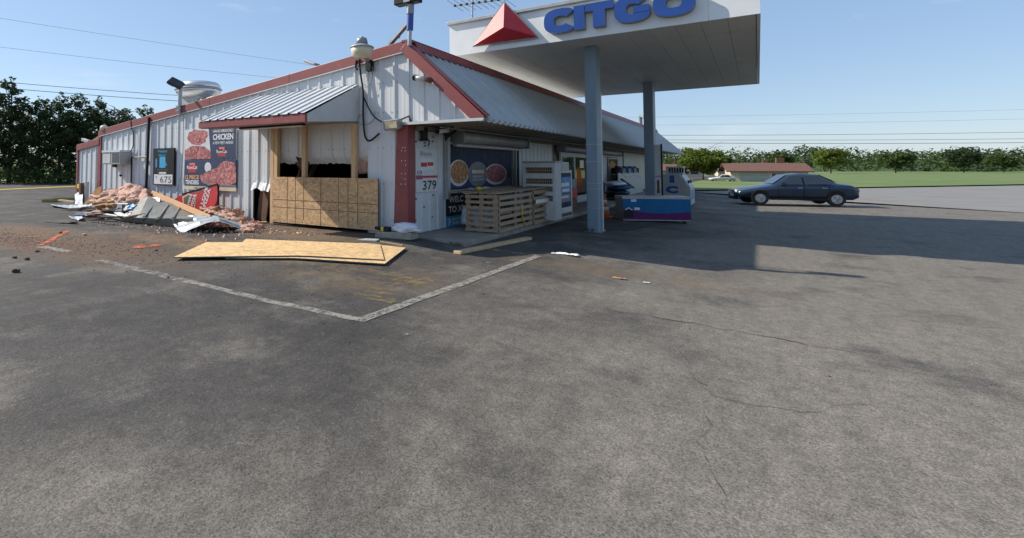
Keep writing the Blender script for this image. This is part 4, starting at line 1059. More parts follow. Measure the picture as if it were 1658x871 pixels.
# dusk-to-dawn yard light
YL = YG - .45
c = ony(586, 93, YL); k = (ony(601.5, 80, YL).x - ony(571, 80, YL).x) / 2; hz = lambda py: ony(586, py, YL).z - c.z
t = thing('yard_light', 'dusk to dawn yard light with cream bowl below the rake', 'yard light', c)
MB().lathe(c, [(k * .62, 0), (k * .8, hz(91.5)), (k * .88, hz(86)), (k * .97, hz(78))], 24).build('bowl', M['cream'], t, smooth=True)
MB().lathe(c, [(k * 1.04, hz(77.9)), (k * .98, hz(76)), (k * .55, hz(72.5))], 24).build('reflector', M['lightgrey'], t, smooth=True)
MB().lathe(c, [(k * .52, hz(72.4)), (k * .46, hz(65)), (k * .4, hz(62))], 20).build('ballast_cap', M['grey'], t, smooth=True)
MB().lathe(c, [(k * .2, hz(61.9)), (k * .18, hz(60)), (k * .1, hz(59))], 12).build('photocell', M['lightgrey'], t, smooth=True)
MB().tube([c + Vector((0, .05, hz(90))), (c.x - .05, YG - .04, c.z - .05)], .035, 8).build('arm', M['grey'], t)
MB().box((c.x - .12, YG - .16, c.z - .25), (c.x + .02, YG - .03, c.z - .0)).build('junction_box', M['black'], t)
def wire(name, pts, r, label, m='black', cat='cable', y=YW - .05, n=6):
    q = [ony(*p, y) for p in pts]; out = []
    for i in range(len(q) - 1):                             # smooth through the points
        p0, p1, p2, p3 = q[max(i-1, 0)], q[i], q[i+1], q[min(i+2, len(q)-1)]
        for j in range(5):
            u = j / 5; out.append(.5 * ((2*p1) + (p2-p0)*u + (2*p0-5*p1+4*p2-p3)*u*u + (3*p1-p0-3*p2+p3)*u**3))
    out.append(q[-1]); return tag(MB().tube(out, r, n).build(name, M[m], smooth=True), label, cat)
wire('black_cable', ((581, 95), (584, 120), (588, 150), (588, 185), (590, 215), (594, 226), (601, 227), (614, 216)), .022, 'thick black cable hanging from the yard light to a loose end')
wire('black_cable', ((588, 155), (597, 175), (607, 190), (618, 197)), .016, 'black cable looping from the yard light to the wall floodlight')
wire('grey_wire', ((597, 95), (603, 112), (601, 130), (592, 142)), .010, 'thin grey wire in a loop right of the yard light', 'grey')
wire('grey_wire', ((606, 180), (606, 192), (598, 200), (588, 202), (580, 197), (581, 188), (588, 186)), .010, 'thin grey wire loop at the corner of the awning', 'grey')
wire('grey_wire', ((577, 97), (576, 108), (579, 113)), .022, 'short black hook of cable under the yard light', 'black')
# wall floodlight
a, b = ony(620.5, 195, YG - .25), ony(648, 211, YG - .25)
t = thing('wall_floodlight', 'grey rectangular floodlight on the gable wall beside the red corner post', 'floodlight', ((a.x + b.x) / 2, YG, b.z))
MB().hexa([(a.x, YG - .22, b.z), (b.x - .02, YG - .25, b.z + .02), (b.x - .04, YG - .08, b.z + .05), (a.x + .05, YG - .08, b.z + .05)], [(a.x - .01, YG - .28, a.z), (b.x, YG - .3, a.z + .02), (b.x - .04, YG - .08, a.z + .0), (a.x + .05, YG - .08, a.z - .0)]).build('housing', M['grey'], t, bevel=.02)
MB().hexa([(a.x + .05, YG - .238, b.z + .05), (b.x - .07, YG - .266, b.z + .06), (b.x - .07, YG - .255, b.z + .06), (a.x + .05, YG - .228, b.z + .05)], [(a.x + .05, YG - .29, a.z - .04), (b.x - .07, YG - .305, a.z - .03), (b.x - .07, YG - .29, a.z - .03), (a.x + .05, YG - .28, a.z - .04)]).build('lens', M['cream'], t)
MB().tube([((a.x + b.x) / 2 + .1, YG - .1, a.z), (b.x + .1, YG - .06, a.z + .08), (b.x + .15, YG - .05, a.z - .06)], .02, 6).build('lead', M['black'], t)
# bullet camera on the gable
p = ony(687, 127, YG - .15)
t = thing('security_camera', 'white bullet security camera on the gable beside the mansard board', 'camera', p)
MB().tube([p + Vector((-.24, -.02, .03)), p + Vector((.02, .0, .0))], .05, 10).build('body', M['white'], t, smooth=True)
MB().tube([p + Vector((-.255, -.02, .03)), p + Vector((-.2, -.02, .03))], .056, 10).build('hood', M['black'], t)
MB().tube([p + Vector((.02, 0, 0)), p + Vector((.13, .1, -.05))], .06, 10).build('mount', M['brownwood'], t, smooth=True)
# pole light above the ridge
pb = ony(663, 74, YG - .1); pt = ony(664.5, 22, YG - .1)
t = thing('pole_light', 'dark flat pole light above the ridge with a slanted brace and blue tape', 'pole light', pb)
MB().tube([pb + Vector((0, 0, -.0)), pt], .045, 8).build('pole', M['galv'], t)
MB().tube([ony(663.5, 49, YG - .1), ony(664.3, 23, YG - .1)], .075, 8).build('tape', M['blue_tape'], t)
MB().tube([ony(664, 23, YG - .1), ony(664.5, 8, YG - .1)], .085, 10).build('sleeve', M['grey'], t)
MB().box((pt.x - .36, YG - .22, ony(664, 6, YG - .1).z), (pt.x + .24, YG + .02, ony(664, 6, YG - .1).z + .14)).build('head', M['black'], t, bevel=.02)
MB().box((pt.x - .1, YG - .23, ony(664, 5, YG - .1).z), (pt.x + .06, YG - .221, ony(664, 5, YG - .1).z + .05)).build('maker_plate', M['lightgrey'], t)
MB().bar(ony(630, 73, YG - .0), ony(661.5, 37, YG - .1), .10, .06).build('brace', M['grey'], t)
MB().tube([ony(646, 62, YG - .05), ony(662, 27, YG - .1)], .012, 6).build('stay', M['grey'], t)
# aerial on the canopy
YA = CYF + .8
base = ony(764, 45, YA); base.z = CZT - .03; top = ony(765.5, -8, YA); by = ony(765, 4, YA)
t = thing('tv_aerial', 'spiky television aerial on a mast behind the canopy edge', 'aerial', base)
MB().tube([base, top], .025, 6).build('mast', M['galv'], t)
l_, r_ = ony(735, 9.5, YA), ony(826, -3, YA); 
MB().tube([l_, r_], .022, 6).build('boom', M['lightgrey'], t)
for k in range(9):
    q = l_.lerp(r_, (k + .2) / 9); e = .28 + .03 * k
    MB().tube([q + Vector((-.12, -e, .12)), q, q + Vector((.12, e, -.12))], .008, 5).build('element', M['grey'], t)
    MB().box((q.x - .03, q.y - .03, q.z - .03), (q.x + .03, q.y + .03, q.z + .03)).build('insulator', M['black'], t)
# lantern and cameras under the overhang
p = onx(687, 228, XF + .12)
t = thing('wall_lantern', 'black wall lantern on the shaded wall above the price card', 'lantern', p)
MB().lathe(p, [(.10, 0), (.11, .03), (.085, .05), (.085, .22), (.10, .24), (.06, .31)], 8).build('cage', M['black'], t)
MB().box((XF + .03, p.y - .05, p.z + .18), (XF + .06, p.y + .25, p.z + .3)).build('bracket', M['black'], t)
MB().tube([(XF + .05, p.y + .2, p.z + .1), (XF + .07, p.y + .32, p.z + .0), (XF + .06, p.y + .28, p.z - .1)], .015, 6).build('lead', M['black'], t)
for (px, py, lab) in ((741, 203, 'white security camera hanging from the soffit above the window'), (718, 212, 'white security camera under the soffit beside the lantern')):
    p = onx(px, py, XF + .5)
    t = thing('security_camera', lab, 'camera', p, None)
    MB().tube([p + Vector((-.08, -.14, -.02)), p + Vector((.04, .14, .02))], .05, 10).build('body', M['white'], t, smooth=True)
    MB().tube([p + Vector((-.085, -.155, -.022)), p + Vector((-.07, -.12, -.018))], .055, 10).build('hood', M['black'], t)
    MB().tube([p + Vector((.02, .1, 0)), (p.x, p.y + .12, ZE - .003)], .02, 6).build('mount', M['grey'], t)
p = onx(725, 216, XF + .3)
t = thing('wire_bundle', 'dark bundle of loose wires under the soffit corner', 'wires', p)
for k in range(5):
    MB().tube([p + Vector((0, -.5 + .1*k, .12 + .02*k)), p + Vector((.05, -.2, -.04 - .03*k)), p + Vector((0, .15 + .06*k, -.02 + .03*k)), p + Vector((-.02, .5, .12))], .025, 6).build('cable', M['black'], t)

# ------------------------------------------------------------------ signs on the front wall
EY = Vector((0, 1, 0))
a, b = onx(673, 240, XF + .05), onx(708, 309, XF + .05)
t = thing('price_card', 'white cigarette price card reading 379 on the shaded front wall', 'sign', (XF, (a.y + b.y) / 2, b.z))
y0, y1, z0, z1 = a.y, b.y, b.z, a.z; w, h = y1 - y0, z1 - z0; xf = XF + .056
MB().box((XF + .042, y0, z0), (xf, y1, z1)).build('card', M['posterwhite'], t)
def pb_(c0, c1, d0, d1, m, nm='print', dx=.002): MB().box((xf + .0002, y0 + w * c0, z0 + h * d0), (xf + dx, y0 + w * c1, z0 + h * d1)).build(nm, M[m], t)
lettering('Basic', (xf + .004, y0 + w * .2, z0 + h * .84), EY, EZ, w * .55, h * .1, M['print_grey'], t, fat=0)
pb_(.22, .5, .5, .78, 'print_white'); pb_(.53, .8, .52, .77, 'print_white'); pb_(.22, .5, .58, .68, 'print_red', dx=.003); pb_(.53, .8, .6, .69, 'print_red', dx=.003)
lettering('10', (xf + .004, y0 + w * .06, z0 + h * .41), EY, EZ, w * .2, h * .08, M['print_black'], t)
pb_(.0, .3, .29, .385, 'print_magenta'); pb_(.31, 1.0, .32, .375, 'print_red'); pb_(.5, 1.0, .39, .45, 'posterwhite', dx=.003)
lettering('379', (xf + .004, y0 + w * .3, z0 + h * .04), EY, EZ, w * .64, h * .22, M['print_black'], t, fat=.015)
# welcome banner
a, b = onx(722, 314, XF + .05), onx(717, 373, XF + .05)
y0, y1, z0, z1 = a.y, 13.7, .03, a.z
t = thing('welcome_banner', 'black and blue banner reading WELC TO XE low on the shaded wall', 'banner', (XF, (y0 + y1) / 2, z0))
w, h = y1 - y0, z1 - z0
MB().box((xf - .01, y0, z0 + h * .32), (xf, y1, z1)).build('upper_panel', M['print_black'], t)
MB().box((xf - .01, y0, z0), (xf, y1, z0 + h * .317)).build('lower_panel', M['print_cyan'], t)
lettering('WELC', (xf + .003, y0 + .13, z0 + h * .72), EY, EZ, .78, h * .2, M['print_white'], t, fat=.03)
lettering('TO XE', (xf + .003, y0 + .12, z0 + h * .42), EY, EZ, .86, h * .2, M['print_white'], t, fat=.03)
lettering('p', (xf + .003, y0 + .12, z0 + h * .05), EY, EZ, .12, h * .2, M['print_white'], t)
lettering('POSITIVE', (xf + .003, y0 + .32, z0 + h * .17), EY, EZ, .62, h * .08, M['print_white'], t)
lettering('ENERGY', (xf + .003, y0 + .32, z0 + h * .06), EY, EZ, .62, h * .08, M['print_white'], t)

# ------------------------------------------------------------------ pallets, cages, coolers on the walk
ZS = .018
pA, pC, pM, pR = onz(754, 374, ZS), onz(805, 378, ZS), onz(862, 368.5, ZS), onz(900, 358, ZS)
pM.x = pC.x + (pR.x - pC.x) * .45; pM = onx(862, 368, pC.x + .03); pR2 = onx(899, 357.5, pC.x + .06); pM.z = pR2.z = ZS
pA.y = pC.y - .02
def pallet(p, q, hgt, label, nsl, face, gap=.5, tilt=0):
    """pallet stood on edge between ground points p and q, slats on the face side"""
    t = thing('wood_pallet', label, 'pallet', ((p.x + q.x) / 2, (p.y + q.y) / 2, ZS), 'pallets penned on the walk')
    p = Vector((p.x, p.y, ZS)); q = Vector((q.x, q.y, ZS)); d = (q - p).normalized(); f = Vector(face).normalized()
    L = (q - p).length
    for k, s_ in enumerate((.06, L * .5, L - .06)):
        c = p + d * s_
        MB().bar(c + Vector((0, 0, 0)) - f * .05, c + Vector((0, 0, hgt)) - f * .05, .10, .05, up=f).build('post', M['oldwood'], t)
    for side, sgn in (('front', 1), ('back', -1)):
        for k in range(nsl if sgn > 0 else 3):
            z = .05 + (hgt - .1) * k / ((nsl if sgn > 0 else 3) - 1); j = random.uniform(-.012, .012)
            o = (f * .0 if sgn > 0 else -f * .11)
            MB().bar(p + o + Vector((0, 0, z + j)), q + o + Vector((0, 0, z - j)), .016, hgt / nsl * (1 - gap) , up=(0, 0, 1)).build('slat', M['oldwood'], t)
    return t
hP = onx(805, 317, pC.x).z - ZS
random.seed(11)
pallet(pA, pC, hP + .02, 'pallet on edge facing the lot, nearest the red corner post', 7, (0, -1, 0), .46)
pallet(pC + Vector((.02, .08, 0)), pM, hP, 'pallet on edge facing the pumps, with yellow strap, middle of the pen', 6, (1, .0, 0), .42)
pallet(pM + Vector((.02, .06, 0)), pR2, hP * 1.05, 'pallet on edge facing the pumps, beside the poster freezer', 6, (1, .0, 0), .40)
zt = ZS + hP + .03
lid = thing('pen_lid', 'flat wooden lid of boards lying across the pallet pen', 'lid', (XF + .7, 13.3, zt))
nbd = 7; xw0, xw1 = XF + .28, pC.x + .06
for k in range(nbd):
    xa_, xb_ = xw0 + (xw1 - xw0) * k / nbd, xw0 + (xw1 - xw0) * (k + .86) / nbd; j_ = .012 * math.sin(k * 2.3)
    ya_, yb2 = pA.y + .03 + .1 * math.sin(k * 1.7), pR2.y - .12 + .1 * math.cos(k * 2.1)
    MB().hexa([(xa_, ya_, zt + j_), (xb_, ya_, zt + j_), (xb_, yb2, zt + .03 + j_), (xa_, yb2, zt + .03 + j_)], [(xa_, ya_, zt + .03 + j_), (xb_, ya_, zt + .03 + j_), (xb_, yb2, zt + .06 + j_), (xa_, yb2, zt + .06 + j_)]).build('board', M['oldwood'], lid)
q = [onx(845, 331, pC.x + .06), onx(846, 340, pC.x + .07), onx(844.5, 347, pC.x + .06), onx(848, 358, pC.x + .06), onx(852, 367, pC.x + .06)]
tag(MB().tube(q, .012, 6).build('yellow_strap', M['yellow']), 'yellow strap hanging on the middle pallet', 'strap')
p = onx(879, 325, pR2.x + .05); tag(MB().box((p.x - .004, p.y - .55, p.z - .05), (p.x + .004, p.y + .55, p.z + .05)).build('pallet_label', M['paper']), 'white paper label stapled to the pallet by the freezer', 'label')
for k, (dy, m, lab) in enumerate(((.3, 'grey', 'dark tool lying on the pallet lid near the window'), (.75, 'yellow', 'yellow tool lying on the pallet lid'), (1.15, 'lightgrey', 'pale bottle lying on the pallet lid'))):
    c = Vector((XF + .6, pA.y + dy + .2, zt + .085)); tag(MB().tube([c + Vector((0, -.16, 0)), c + Vector((0, -.05, 0)), c + Vector((.03, .16, 0))], [.04, .045, .025], 8).build('hand_tool', M[m], smooth=True), lab, 'tool')
sk = clump((XF + .75, pA.y + .45, .3), (.4, .25, .28), 21, 'sack', M['plasticbag']); tag(sk, 'pale sack stored behind the near pallet', 'sack')
# propane cage, doors towards the lot
YC = onx(900, 357, pC.x + .12).y - .62; x0 = XF + .08; a = ony(847, 264, YC); b = ony(898.5, 268, YC); x1 = b.x; x0 = a.x; z1 = a.z
t = thing('propane_cage', 'white steel propane cage with rows of meshed openings', 'cage', ((x0 + x1) / 2, YC + .3, ZS))
yb_ = YC + .55
MB().box((x0, YC + .031, ZS + .04), (x0 + .03, yb_, z1)).build('side_panel', M['white'], t)
MB().box((x1 - .03, YC + .031, ZS + .04), (x1, yb_, z1)).build('side_panel', M['white'], t)
MB().box((x0 - .02, YC - .02, z1 + .001), (x1 + .02, yb_ + .02, z1 + .05)).build('top_panel', M['grey'], t)
MB().box((x0, yb_ - .02, ZS + .04), (x1, yb_, z1)).build('back_panel', M['dark'], t)
zz = z1
zr = lambda py: ony(870, py, YC).z
for (r1, r0) in ((zr(271), zr(280.5)), (zr(289), zr(297.5)), (zr(301.5), zr(309.5)), (zr(316), zr(325))):
    MB().box((x0, YC, r1), (x1, YC + .03, zz)).build('front_rail', M['white'], t); zz = r0
    for xx_ in (x0, x1 - .07): MB().box((xx_, YC + .001, r0 + .0005), (xx_ + .07, YC + .029, r1 - .0005)).build('stile', M['white'], t)
    nbar = 13
    for k in range(nbar):
        xx_ = x0 + .07 + (k + .5) * (x1 - x0 - .14) / nbar
        MB().box((xx_ - .011, YC + .008, r0), (xx_ + .011, YC + .02, r1)).build('mesh_bar', M['oldwood'], t)
    MB().box((x0 + .07, YC + .021, (r0 + r1) / 2 - .012), (x1 - .07, YC + .027, (r0 + r1) / 2 + .012)).build('mesh_bar', M['oldwood'], t)
MB().box((x0, YC, ZS + .04), (x1, YC + .03, zz)).build('front_rail', M['white'], t)
for k in range(2):
    c_ = Vector((x0 + (x1 - x0) * (.3 + .4 * k), YC + .3, ZS + .05)); MB().lathe(c_, [(.12, 0), (.15, .05), (.15, .3), (.08, .38), (.05, .42)], 12).build('gas_bottle', M['lightgrey'], t, smooth=True)
# poster freezer: stands at the end of the pen, turned to the lot
fx = pC.x + .12; a = onx(900, 357, fx); b = onx(929, 352, fx); zt = onx(916, 276, fx).z; zh = onx(903, 262, fx).z
f0, f1 = a.y + .02, b.y
t = thing('poster_freezer', 'upright glass door freezer with a blue poster and pale header on the walk', 'freezer', (fx - .4, (f0 + f1) / 2, ZS))
MB().box((fx - .75, f0, .0), (fx - .03, f1, zt)).build('cabinet', M['white'], t, bevel=.02)
MB().box((fx - .7, f0 + .02, zt + .001), (fx - .05, f1 - .25, zh)).build('header', M['white'], t, bevel=.01)
w = f1 - f0; h = zt
def pf(c0, c1, d0, d1, m, nm='print', dx=.003): MB().box((fx - .0298, f0 + w * c0, h * d0), (fx - .03 + dx, f0 + w * c1, h * d1)).build(nm, M[m], t)
pf(.16, .92, .22, .95, 'winpic', 'door_pane', .006); pf(.20, .90, .52, .86, 'print_blue', 'blue_poster', .009); pf(.2, .88, .33, .5, 'print_grey', 'white_poster', .009)
pf(.3, .8, .66, .74, 'posterwhite', dx=.011); pf(.4, .8, .55, .61, 'posterwhite', dx=.011); pf(.3, .75, .42, .46, 'posterwhite', dx=.011); pf(.05, .95, .03, .1, 'brownwood', 'kick_plate', .006)
MB().box((fx - .0495, f0 + .08, zt + .03), (fx - .045, f1 - .3, zh - .03)).build('header_print', M['lightgrey'], t)  # plain light grey panel on the header
for k in range(3):
    c0 = onx(0 + 925, 290, fx); MB().bar((fx - .018, f0 + w * .55, h * (.72)), (fx - .018, f0 + w * (.25 + .3 * k), h * .85), .02, .004).build('poster_ray', M['posterwhite'], t)
# orange vest, cone, pole, mat
p = onx(938, 288, XF + .3)
t = thing('orange_vest', 'orange cloth hanging by the shop door right of the freezer', 'vest', (p.x, p.y, p.z - .35))
MB().grid(lambda u, v: (XF + .3 + .05 * math.sin(u * 9), p.y - .35 + .7 * u * (.55 + .45 * (1 - v)), p.z - .32 + .68 * v), 10, 8, (.01, 0, 0)).build('cloth', M['orange'], t)
MB().tube([(XF + .3, p.y, p.z + .36), (XF + .05, p.y, p.z + .42)], .012, 6).build('hook', M['grey'], t)
c = gnd(980, 351); c.x, c.y = -4.05, 18.3; c.z = lot(c.x); zt = onx(978, 318, c.x).z; ch = zt - c.z
t = thing('traffic_cone', 'orange and white traffic cone behind the near canopy column', 'cone', c)
prof = [(.17, .03), (.15, ch * .3)]
MB().box((c.x - .2, c.y - .2, c.z), (c.x + .2, c.y + .2, c.z + .03)).build('base', M['orange'], t)
for r0, r1, h0, h1, m in ((.155, .125, .03, ch * .32, 'orange'), (.126, .10, ch * .32, ch * .5, 'posterwhite'), (.10, .08, ch * .5, ch * .66, 'orange'), (.08, .06, ch * .66, ch * .84, 'posterwhite'), (.06, .035, ch * .84, ch, 'orange')):
    MB().lathe(c, [(r0, h0), (r1, h1)], 16).build('band', M[m], t, smooth=True)
pb = gnd(977, 375); tag(MB().tube([pb, (pb.x, pb.y, ony(977, 150, pb.y).z)], .014, 6).build('white_pole', M['posterwhite']), 'thin white pole standing against the near canopy column', 'pole')
q = [gnd(960, 371), gnd(1018, 374), gnd(1056, 367), gnd(985, 361)]
tag(flatpoly('rubber_mat', q, M['darkgrey'], .012, kind=None), 'dark rubber mat lying on the lot by the canopy column', 'mat')

# goods against the front wall further on
for k, (y_, z_, m, lab) in enumerate(((19.1, ZS, 'brownwood', 'brown drink case at the bottom of the stack by the shop door'), (19.12, ZS + .36, 'print_red', 'red drink case in the middle of the stack by the shop door'), (19.08, ZS + .72, 'print_grey', 'grey drink case on top of the stack by the shop door'))):
    t = thing('drink_case', lab, 'case', (XF + .6, y_, z_))
    MB().box((XF + .3, y_ - .5, z_ + .002), (XF + .9, y_ + .5, z_ + .34)).build('tray', M[m], t, bevel=.02)
    for j in range(5): MB().lathe((XF + .84, y_ - .4 + j * .2, z_ + .1), [(.06, 0), (.06, .2), (.03, .235)], 8).build('bottle', M['print_blue' if j % 2 else 'lightgrey'], t)
t = thing('waste_bin', 'dark round waste bin under the overhang behind the near column', 'bin', (-5.2, 22.2, ZS))
MB().lathe((-5.2, 22.2, ZS), [(.26, 0), (.32, .75), (.33, .78), (.28, .80)], 18).build('drum', M['darkgrey'], t, smooth=True)
MB().lathe((-5.2, 22.2, ZS), [(.31, .801), (.26, .92), (.1, 1.0)], 18).build('lid', M['black'], t, smooth=True)
def rackrow(px0, px1, py0, py1, X, n, label, mats, name='bottle_rack', cat='rack'):
    a, b = onx(px0, py0, X), onx(px1, py1, X); t = thing(name, label, cat, (X - .2, (a.y + b.y) / 2, ZS))
    MB().box((X - .4, a.y, b.z - .04), (X, b.y, b.z)).build('shelf', M['grey'], t)
    for y_ in (a.y + .04, b.y - .04): MB().box((X - .4, y_ - .03, ZS), (X - .36, y_ + .03, a.z)).build('upright', M['grey'], t)
    for k in range(n):
        y_ = a.y + (k + .5) * (b.y - a.y) / n; s_ = (b.y - a.y) / n * .36
        MB().lathe((X - .12, y_, b.z + .001), [(s_, 0), (s_, (a.z - b.z) * .7), (s_ * .4, (a.z - b.z) * .85), (s_ * .4, a.z - b.z)], 8).build('bottle', M[mats[k % len(mats)]], t)
    return t
rackrow(1000, 1032, 269, 280, XF + .5, 7, 'rack of dark bottles under the overhang beyond the column', ['black', 'print_grey', 'black', 'print_blue'])
X = XF + .6; a, b = onx(1001, 280, X), onx(1041, 316, X)
t = thing('display_board', 'pale notice board with scribbles under the dark bottles', 'board', (X, (a.y + b.y) / 2, b.z))
MB().box((X - .03, a.y, b.z), (X, b.y, a.z)).build('panel', M['lightgrey'], t)
for k in range(4):
    y_ = a.y + (b.y - a.y) * (.15 + .2 * k); MB().bar((X + .003, y_, a.z - .1 - .1 * (k % 2)), (X + .003, y_ + 1.2, a.z - .3), .004, .03).build('scribble', M['print_grey'], t)
for k in range(7): MB().box((X + .001, a.y + .3 + k * (b.y - a.y - .5) / 7, b.z + .03), (X + .006, a.y + .3 + (k + .7) * (b.y - a.y - .5) / 7, b.z + .2)).build('price_tag', M['brownwood'], t)
X = XF + .95
for k, (px, py, r, m, lab) in enumerate(((1003, 303, (.5, .9, .12), 'freezerblue', 'blue sack on the heap of bags beyond the column'), (996, 297, (.45, .8, .12), 'plasticbag', 'pale sack lying on top of the heap of bags'), (1000, 312, (.5, .95, .15), 'black', 'dark sack at the bottom of the heap of bags'))):
    p = onx(px, py, X); tag(clump((p.x, p.y, p.z), r, 30 + k, 'goods_sack', M[m], amp=.25), lab, 'sack')
p = onx(999, 335, X)
t = thing('goods_cart', 'dark cart carrying the heap of sacks', 'cart', (p.x, p.y, ZS))
zt_ = onx(1000, 317, X).z
MB().box((XF + .5, p.y - 1.0, zt_ - .06), (X + .25, p.y + 1.0, zt_)).build('deck', M['black'], t)
for sx in (XF + .55, X + .2):
    for sy in (-.9, .9): MB().box((sx - .03, p.y + sy - .03, ZS), (sx + .03, p.y + sy + .03, zt_ - .061)).build('leg', M['black'], t)
MB().box((XF + .6, p.y - .9, ZS + .01), (X + .18, p.y + .1, zt_ - .2)).build('carton', M['print_grey'], t)
MB().bar(onx(1006, 290, X), onx(1026, 304, X), .10, .06).build('handle', M['brownwood'], t)
# white board on the second column
a, b = ony(1057.5, 235, c2[3] + .02), ony(1065.5, 315, c2[3] + .02)
t = thing('column_sign', 'narrow pale sign board with dark edge fixed to the far canopy column', 'sign', ((a.x + b.x) / 2, c2[3], b.z))
a.x = c2[1] + .001; b.x = c2[1] + .20
MB().box((a.x, c2[2] + .1, b.z), (b.x, c2[2] + .16, a.z)).build('board', M['white'], t)
MB().box((b.x + .001, c2[2] + .09, b.z), (b.x + .05, c2[2] + .17, a.z + .02)).build('edge_post', M['black'], t)
hb = a.z - b.z
MB().box((a.x + .01, c2[2] + .094, b.z + hb * .1), (b.x - .02, c2[2] + .0985, b.z + hb * .32)).build('price_strip', M['posterwhite'], t)
MB().box((a.x + .06, c2[2] + .09, b.z + hb * .04), (b.x - .06, c2[2] + .0935, b.z + hb * .3)).build('print', M['brownwood'], t)
MB().box((a.x, c2[2] + .09, b.z + hb * .36), (b.x, c2[2] + .0985, b.z + hb * .385)).build('bar', M['grey'], t)

# chest freezer, blue over purple
pL, pRr = gnd(1009, 357.5), gnd(1119, 363)
pL.z = lot(pL.x); yv = (pL + pRr) / 2
dxy = (pRr - pL); dxy.z = 0; Lc = dxy.length; dxy.normalize(); nb = Vector((-dxy.y, dxy.x, 0))
zb = lot((pL.x + pRr.x) / 2) + .05
zt = EYE - (318 - HORIZON) / F_PX * (yv - EYE_P).dot(V_F0) * 1.0
t = thing('chest_freezer', 'long blue and purple chest freezer standing under the canopy', 'freezer', (yv.x, yv.y, zb - .05))
def fz(z0, z1, m, nm, e=0.0, dpt=.75, s0=0.0, s1=1.0):
    a = pL + dxy * (Lc * s0 - e) - nb * e; b = pL + dxy * (Lc * s1 + e) - nb * e
    return MB().hexa([(a.x, a.y, z0), (b.x, b.y, z0), (b.x + nb.x * dpt, b.y + nb.y * dpt, z0), (a.x + nb.x * dpt, a.y + nb.y * dpt, z0)], [(a.x, a.y, z1), (b.x, b.y, z1), (b.x + nb.x * dpt, b.y + nb.y * dpt, z1), (a.x + nb.x * dpt, a.y + nb.y * dpt, z1)]).build(nm, M[m], t)
hz_ = zt - zb
# the colour boundary dips and rises gently: built as a wavy cut
def wavy(u): return zb + hz_ * (.42 - .10 * u + .06 * math.sin(u * 5.2 + 2.2))
for nm, m, lo, hi in (('purple_panel', 'freezerpurple', lambda u: zb + hz_ * .05, wavy), ('blue_panel', 'freezerblue', wavy, lambda u: zb + hz_ * .90)):
    mb = MB(); n = 24
    for k in range(n + 1):
        u = k / n; q = pL + dxy * (Lc * u) - nb * .012
        mb.v += [(q.x, q.y, lo(u)), (q.x, q.y, hi(u))]
    mb.f = [(2*k, 2*k+2, 2*k+3, 2*k+1) for k in range(n)]; mb.m = [0] * n; mb.keep = True; mb.build(nm, M[m], t)
fz(zb, zb + hz_ * .9, 'grey', 'cabinet', 0); fz(zb + hz_ * .901, zt, 'lightgrey', 'lid', .02, .79)
for s0, s1, d0, d1 in ((.12, .2, .78, .88), (.17, .25, .44, .54)):
    q0, q1 = pL + dxy * (Lc * s0) - nb * .016, pL + dxy * (Lc * s1) - nb * .016
    MB().add([(q0.x, q0.y, zb + hz_ * d0), (q1.x, q1.y, zb + hz_ * d0), (q1.x, q1.y, zb + hz_ * d1), (q0.x, q0.y, zb + hz_ * d1)], [(0, 1, 2, 3)]).build('label_sticker', M['paper'], t)
fz(zb + hz_ * .12, zb + hz_ * .42, 'black', 'vent_grille', .016, .02, .02, .14)
q = pL + dxy * (Lc * .08) - nb * .035
MB().tube([(q.x - dxy.x * .1, q.y - dxy.y * .1, zb + hz_ * .44), (q.x, q.y, zb + hz_ * .53), (q.x + dxy.x * .1, q.y + dxy.y * .1, zb + hz_ * .44)], .02, 6).build('handle', M['posterwhite'], t)
for s0 in (.02, .9):
    q = pL + dxy * (Lc * s0 + .05) + nb * .1; MB().box((q.x - .05, q.y - .05, zb - .08), (q.x + .05, q.y + .05, zb)).build('foot', M['black'], t)

# ice merchandiser with slanted front
i0 = gnd(1071, 336); i1 = gnd(1118, 336); ix0, ix1 = i0.x, i1.x
yi = gnd(1116, 336).y; i0 = onz(1070, 330, -.2); 
YI = 25.9
xa = ony(1068.5, 300, YI).x; xb = ony(1118, 325, YI).x; xs1 = ony(1100, 283, YI).x
zB = lot(xb); zT = ony(1085, 282, YI).z; zS = ony(1118, 306, YI).z
dp = 1.75
t = thing('ice_merchandiser', 'pale slant front ice merchandiser lettered ICE under the canopy edge', 'ice box', ((xa + xb) / 2, YI, zB))
MB().prism([(xa, YI, zB + .06), (xb, YI, zB + .06), (xb, YI, zS), (xs1, YI, zT), (xa, YI, zT)], (0, dp, 0)).build('cabinet', M['ice'], t)
lettering('I', (ony(1084, 296, YI).x, YI - .004, ony(1088, 296, YI).z), EX, EZ, ony(1092, 296, YI).x - ony(1084, 296, YI).x, ony(1088, 284, YI).z - ony(1088, 296, YI).z, M['logoblue'], t, fat=.06)
lettering('C', (ony(1078, 312, YI).x, YI - .004, ony(1088, 313, YI).z), EX, EZ, ony(1098, 312, YI).x - ony(1078, 312, YI).x, ony(1088, 301, YI).z - ony(1088, 313, YI).z, M['logoblue'], t, fat=.07)
sd = Vector((xb - xs1, 0, zS - zT)); sn = Vector((-sd.z, 0, sd.x)).normalized()
if sn.z < 0: sn = -sn
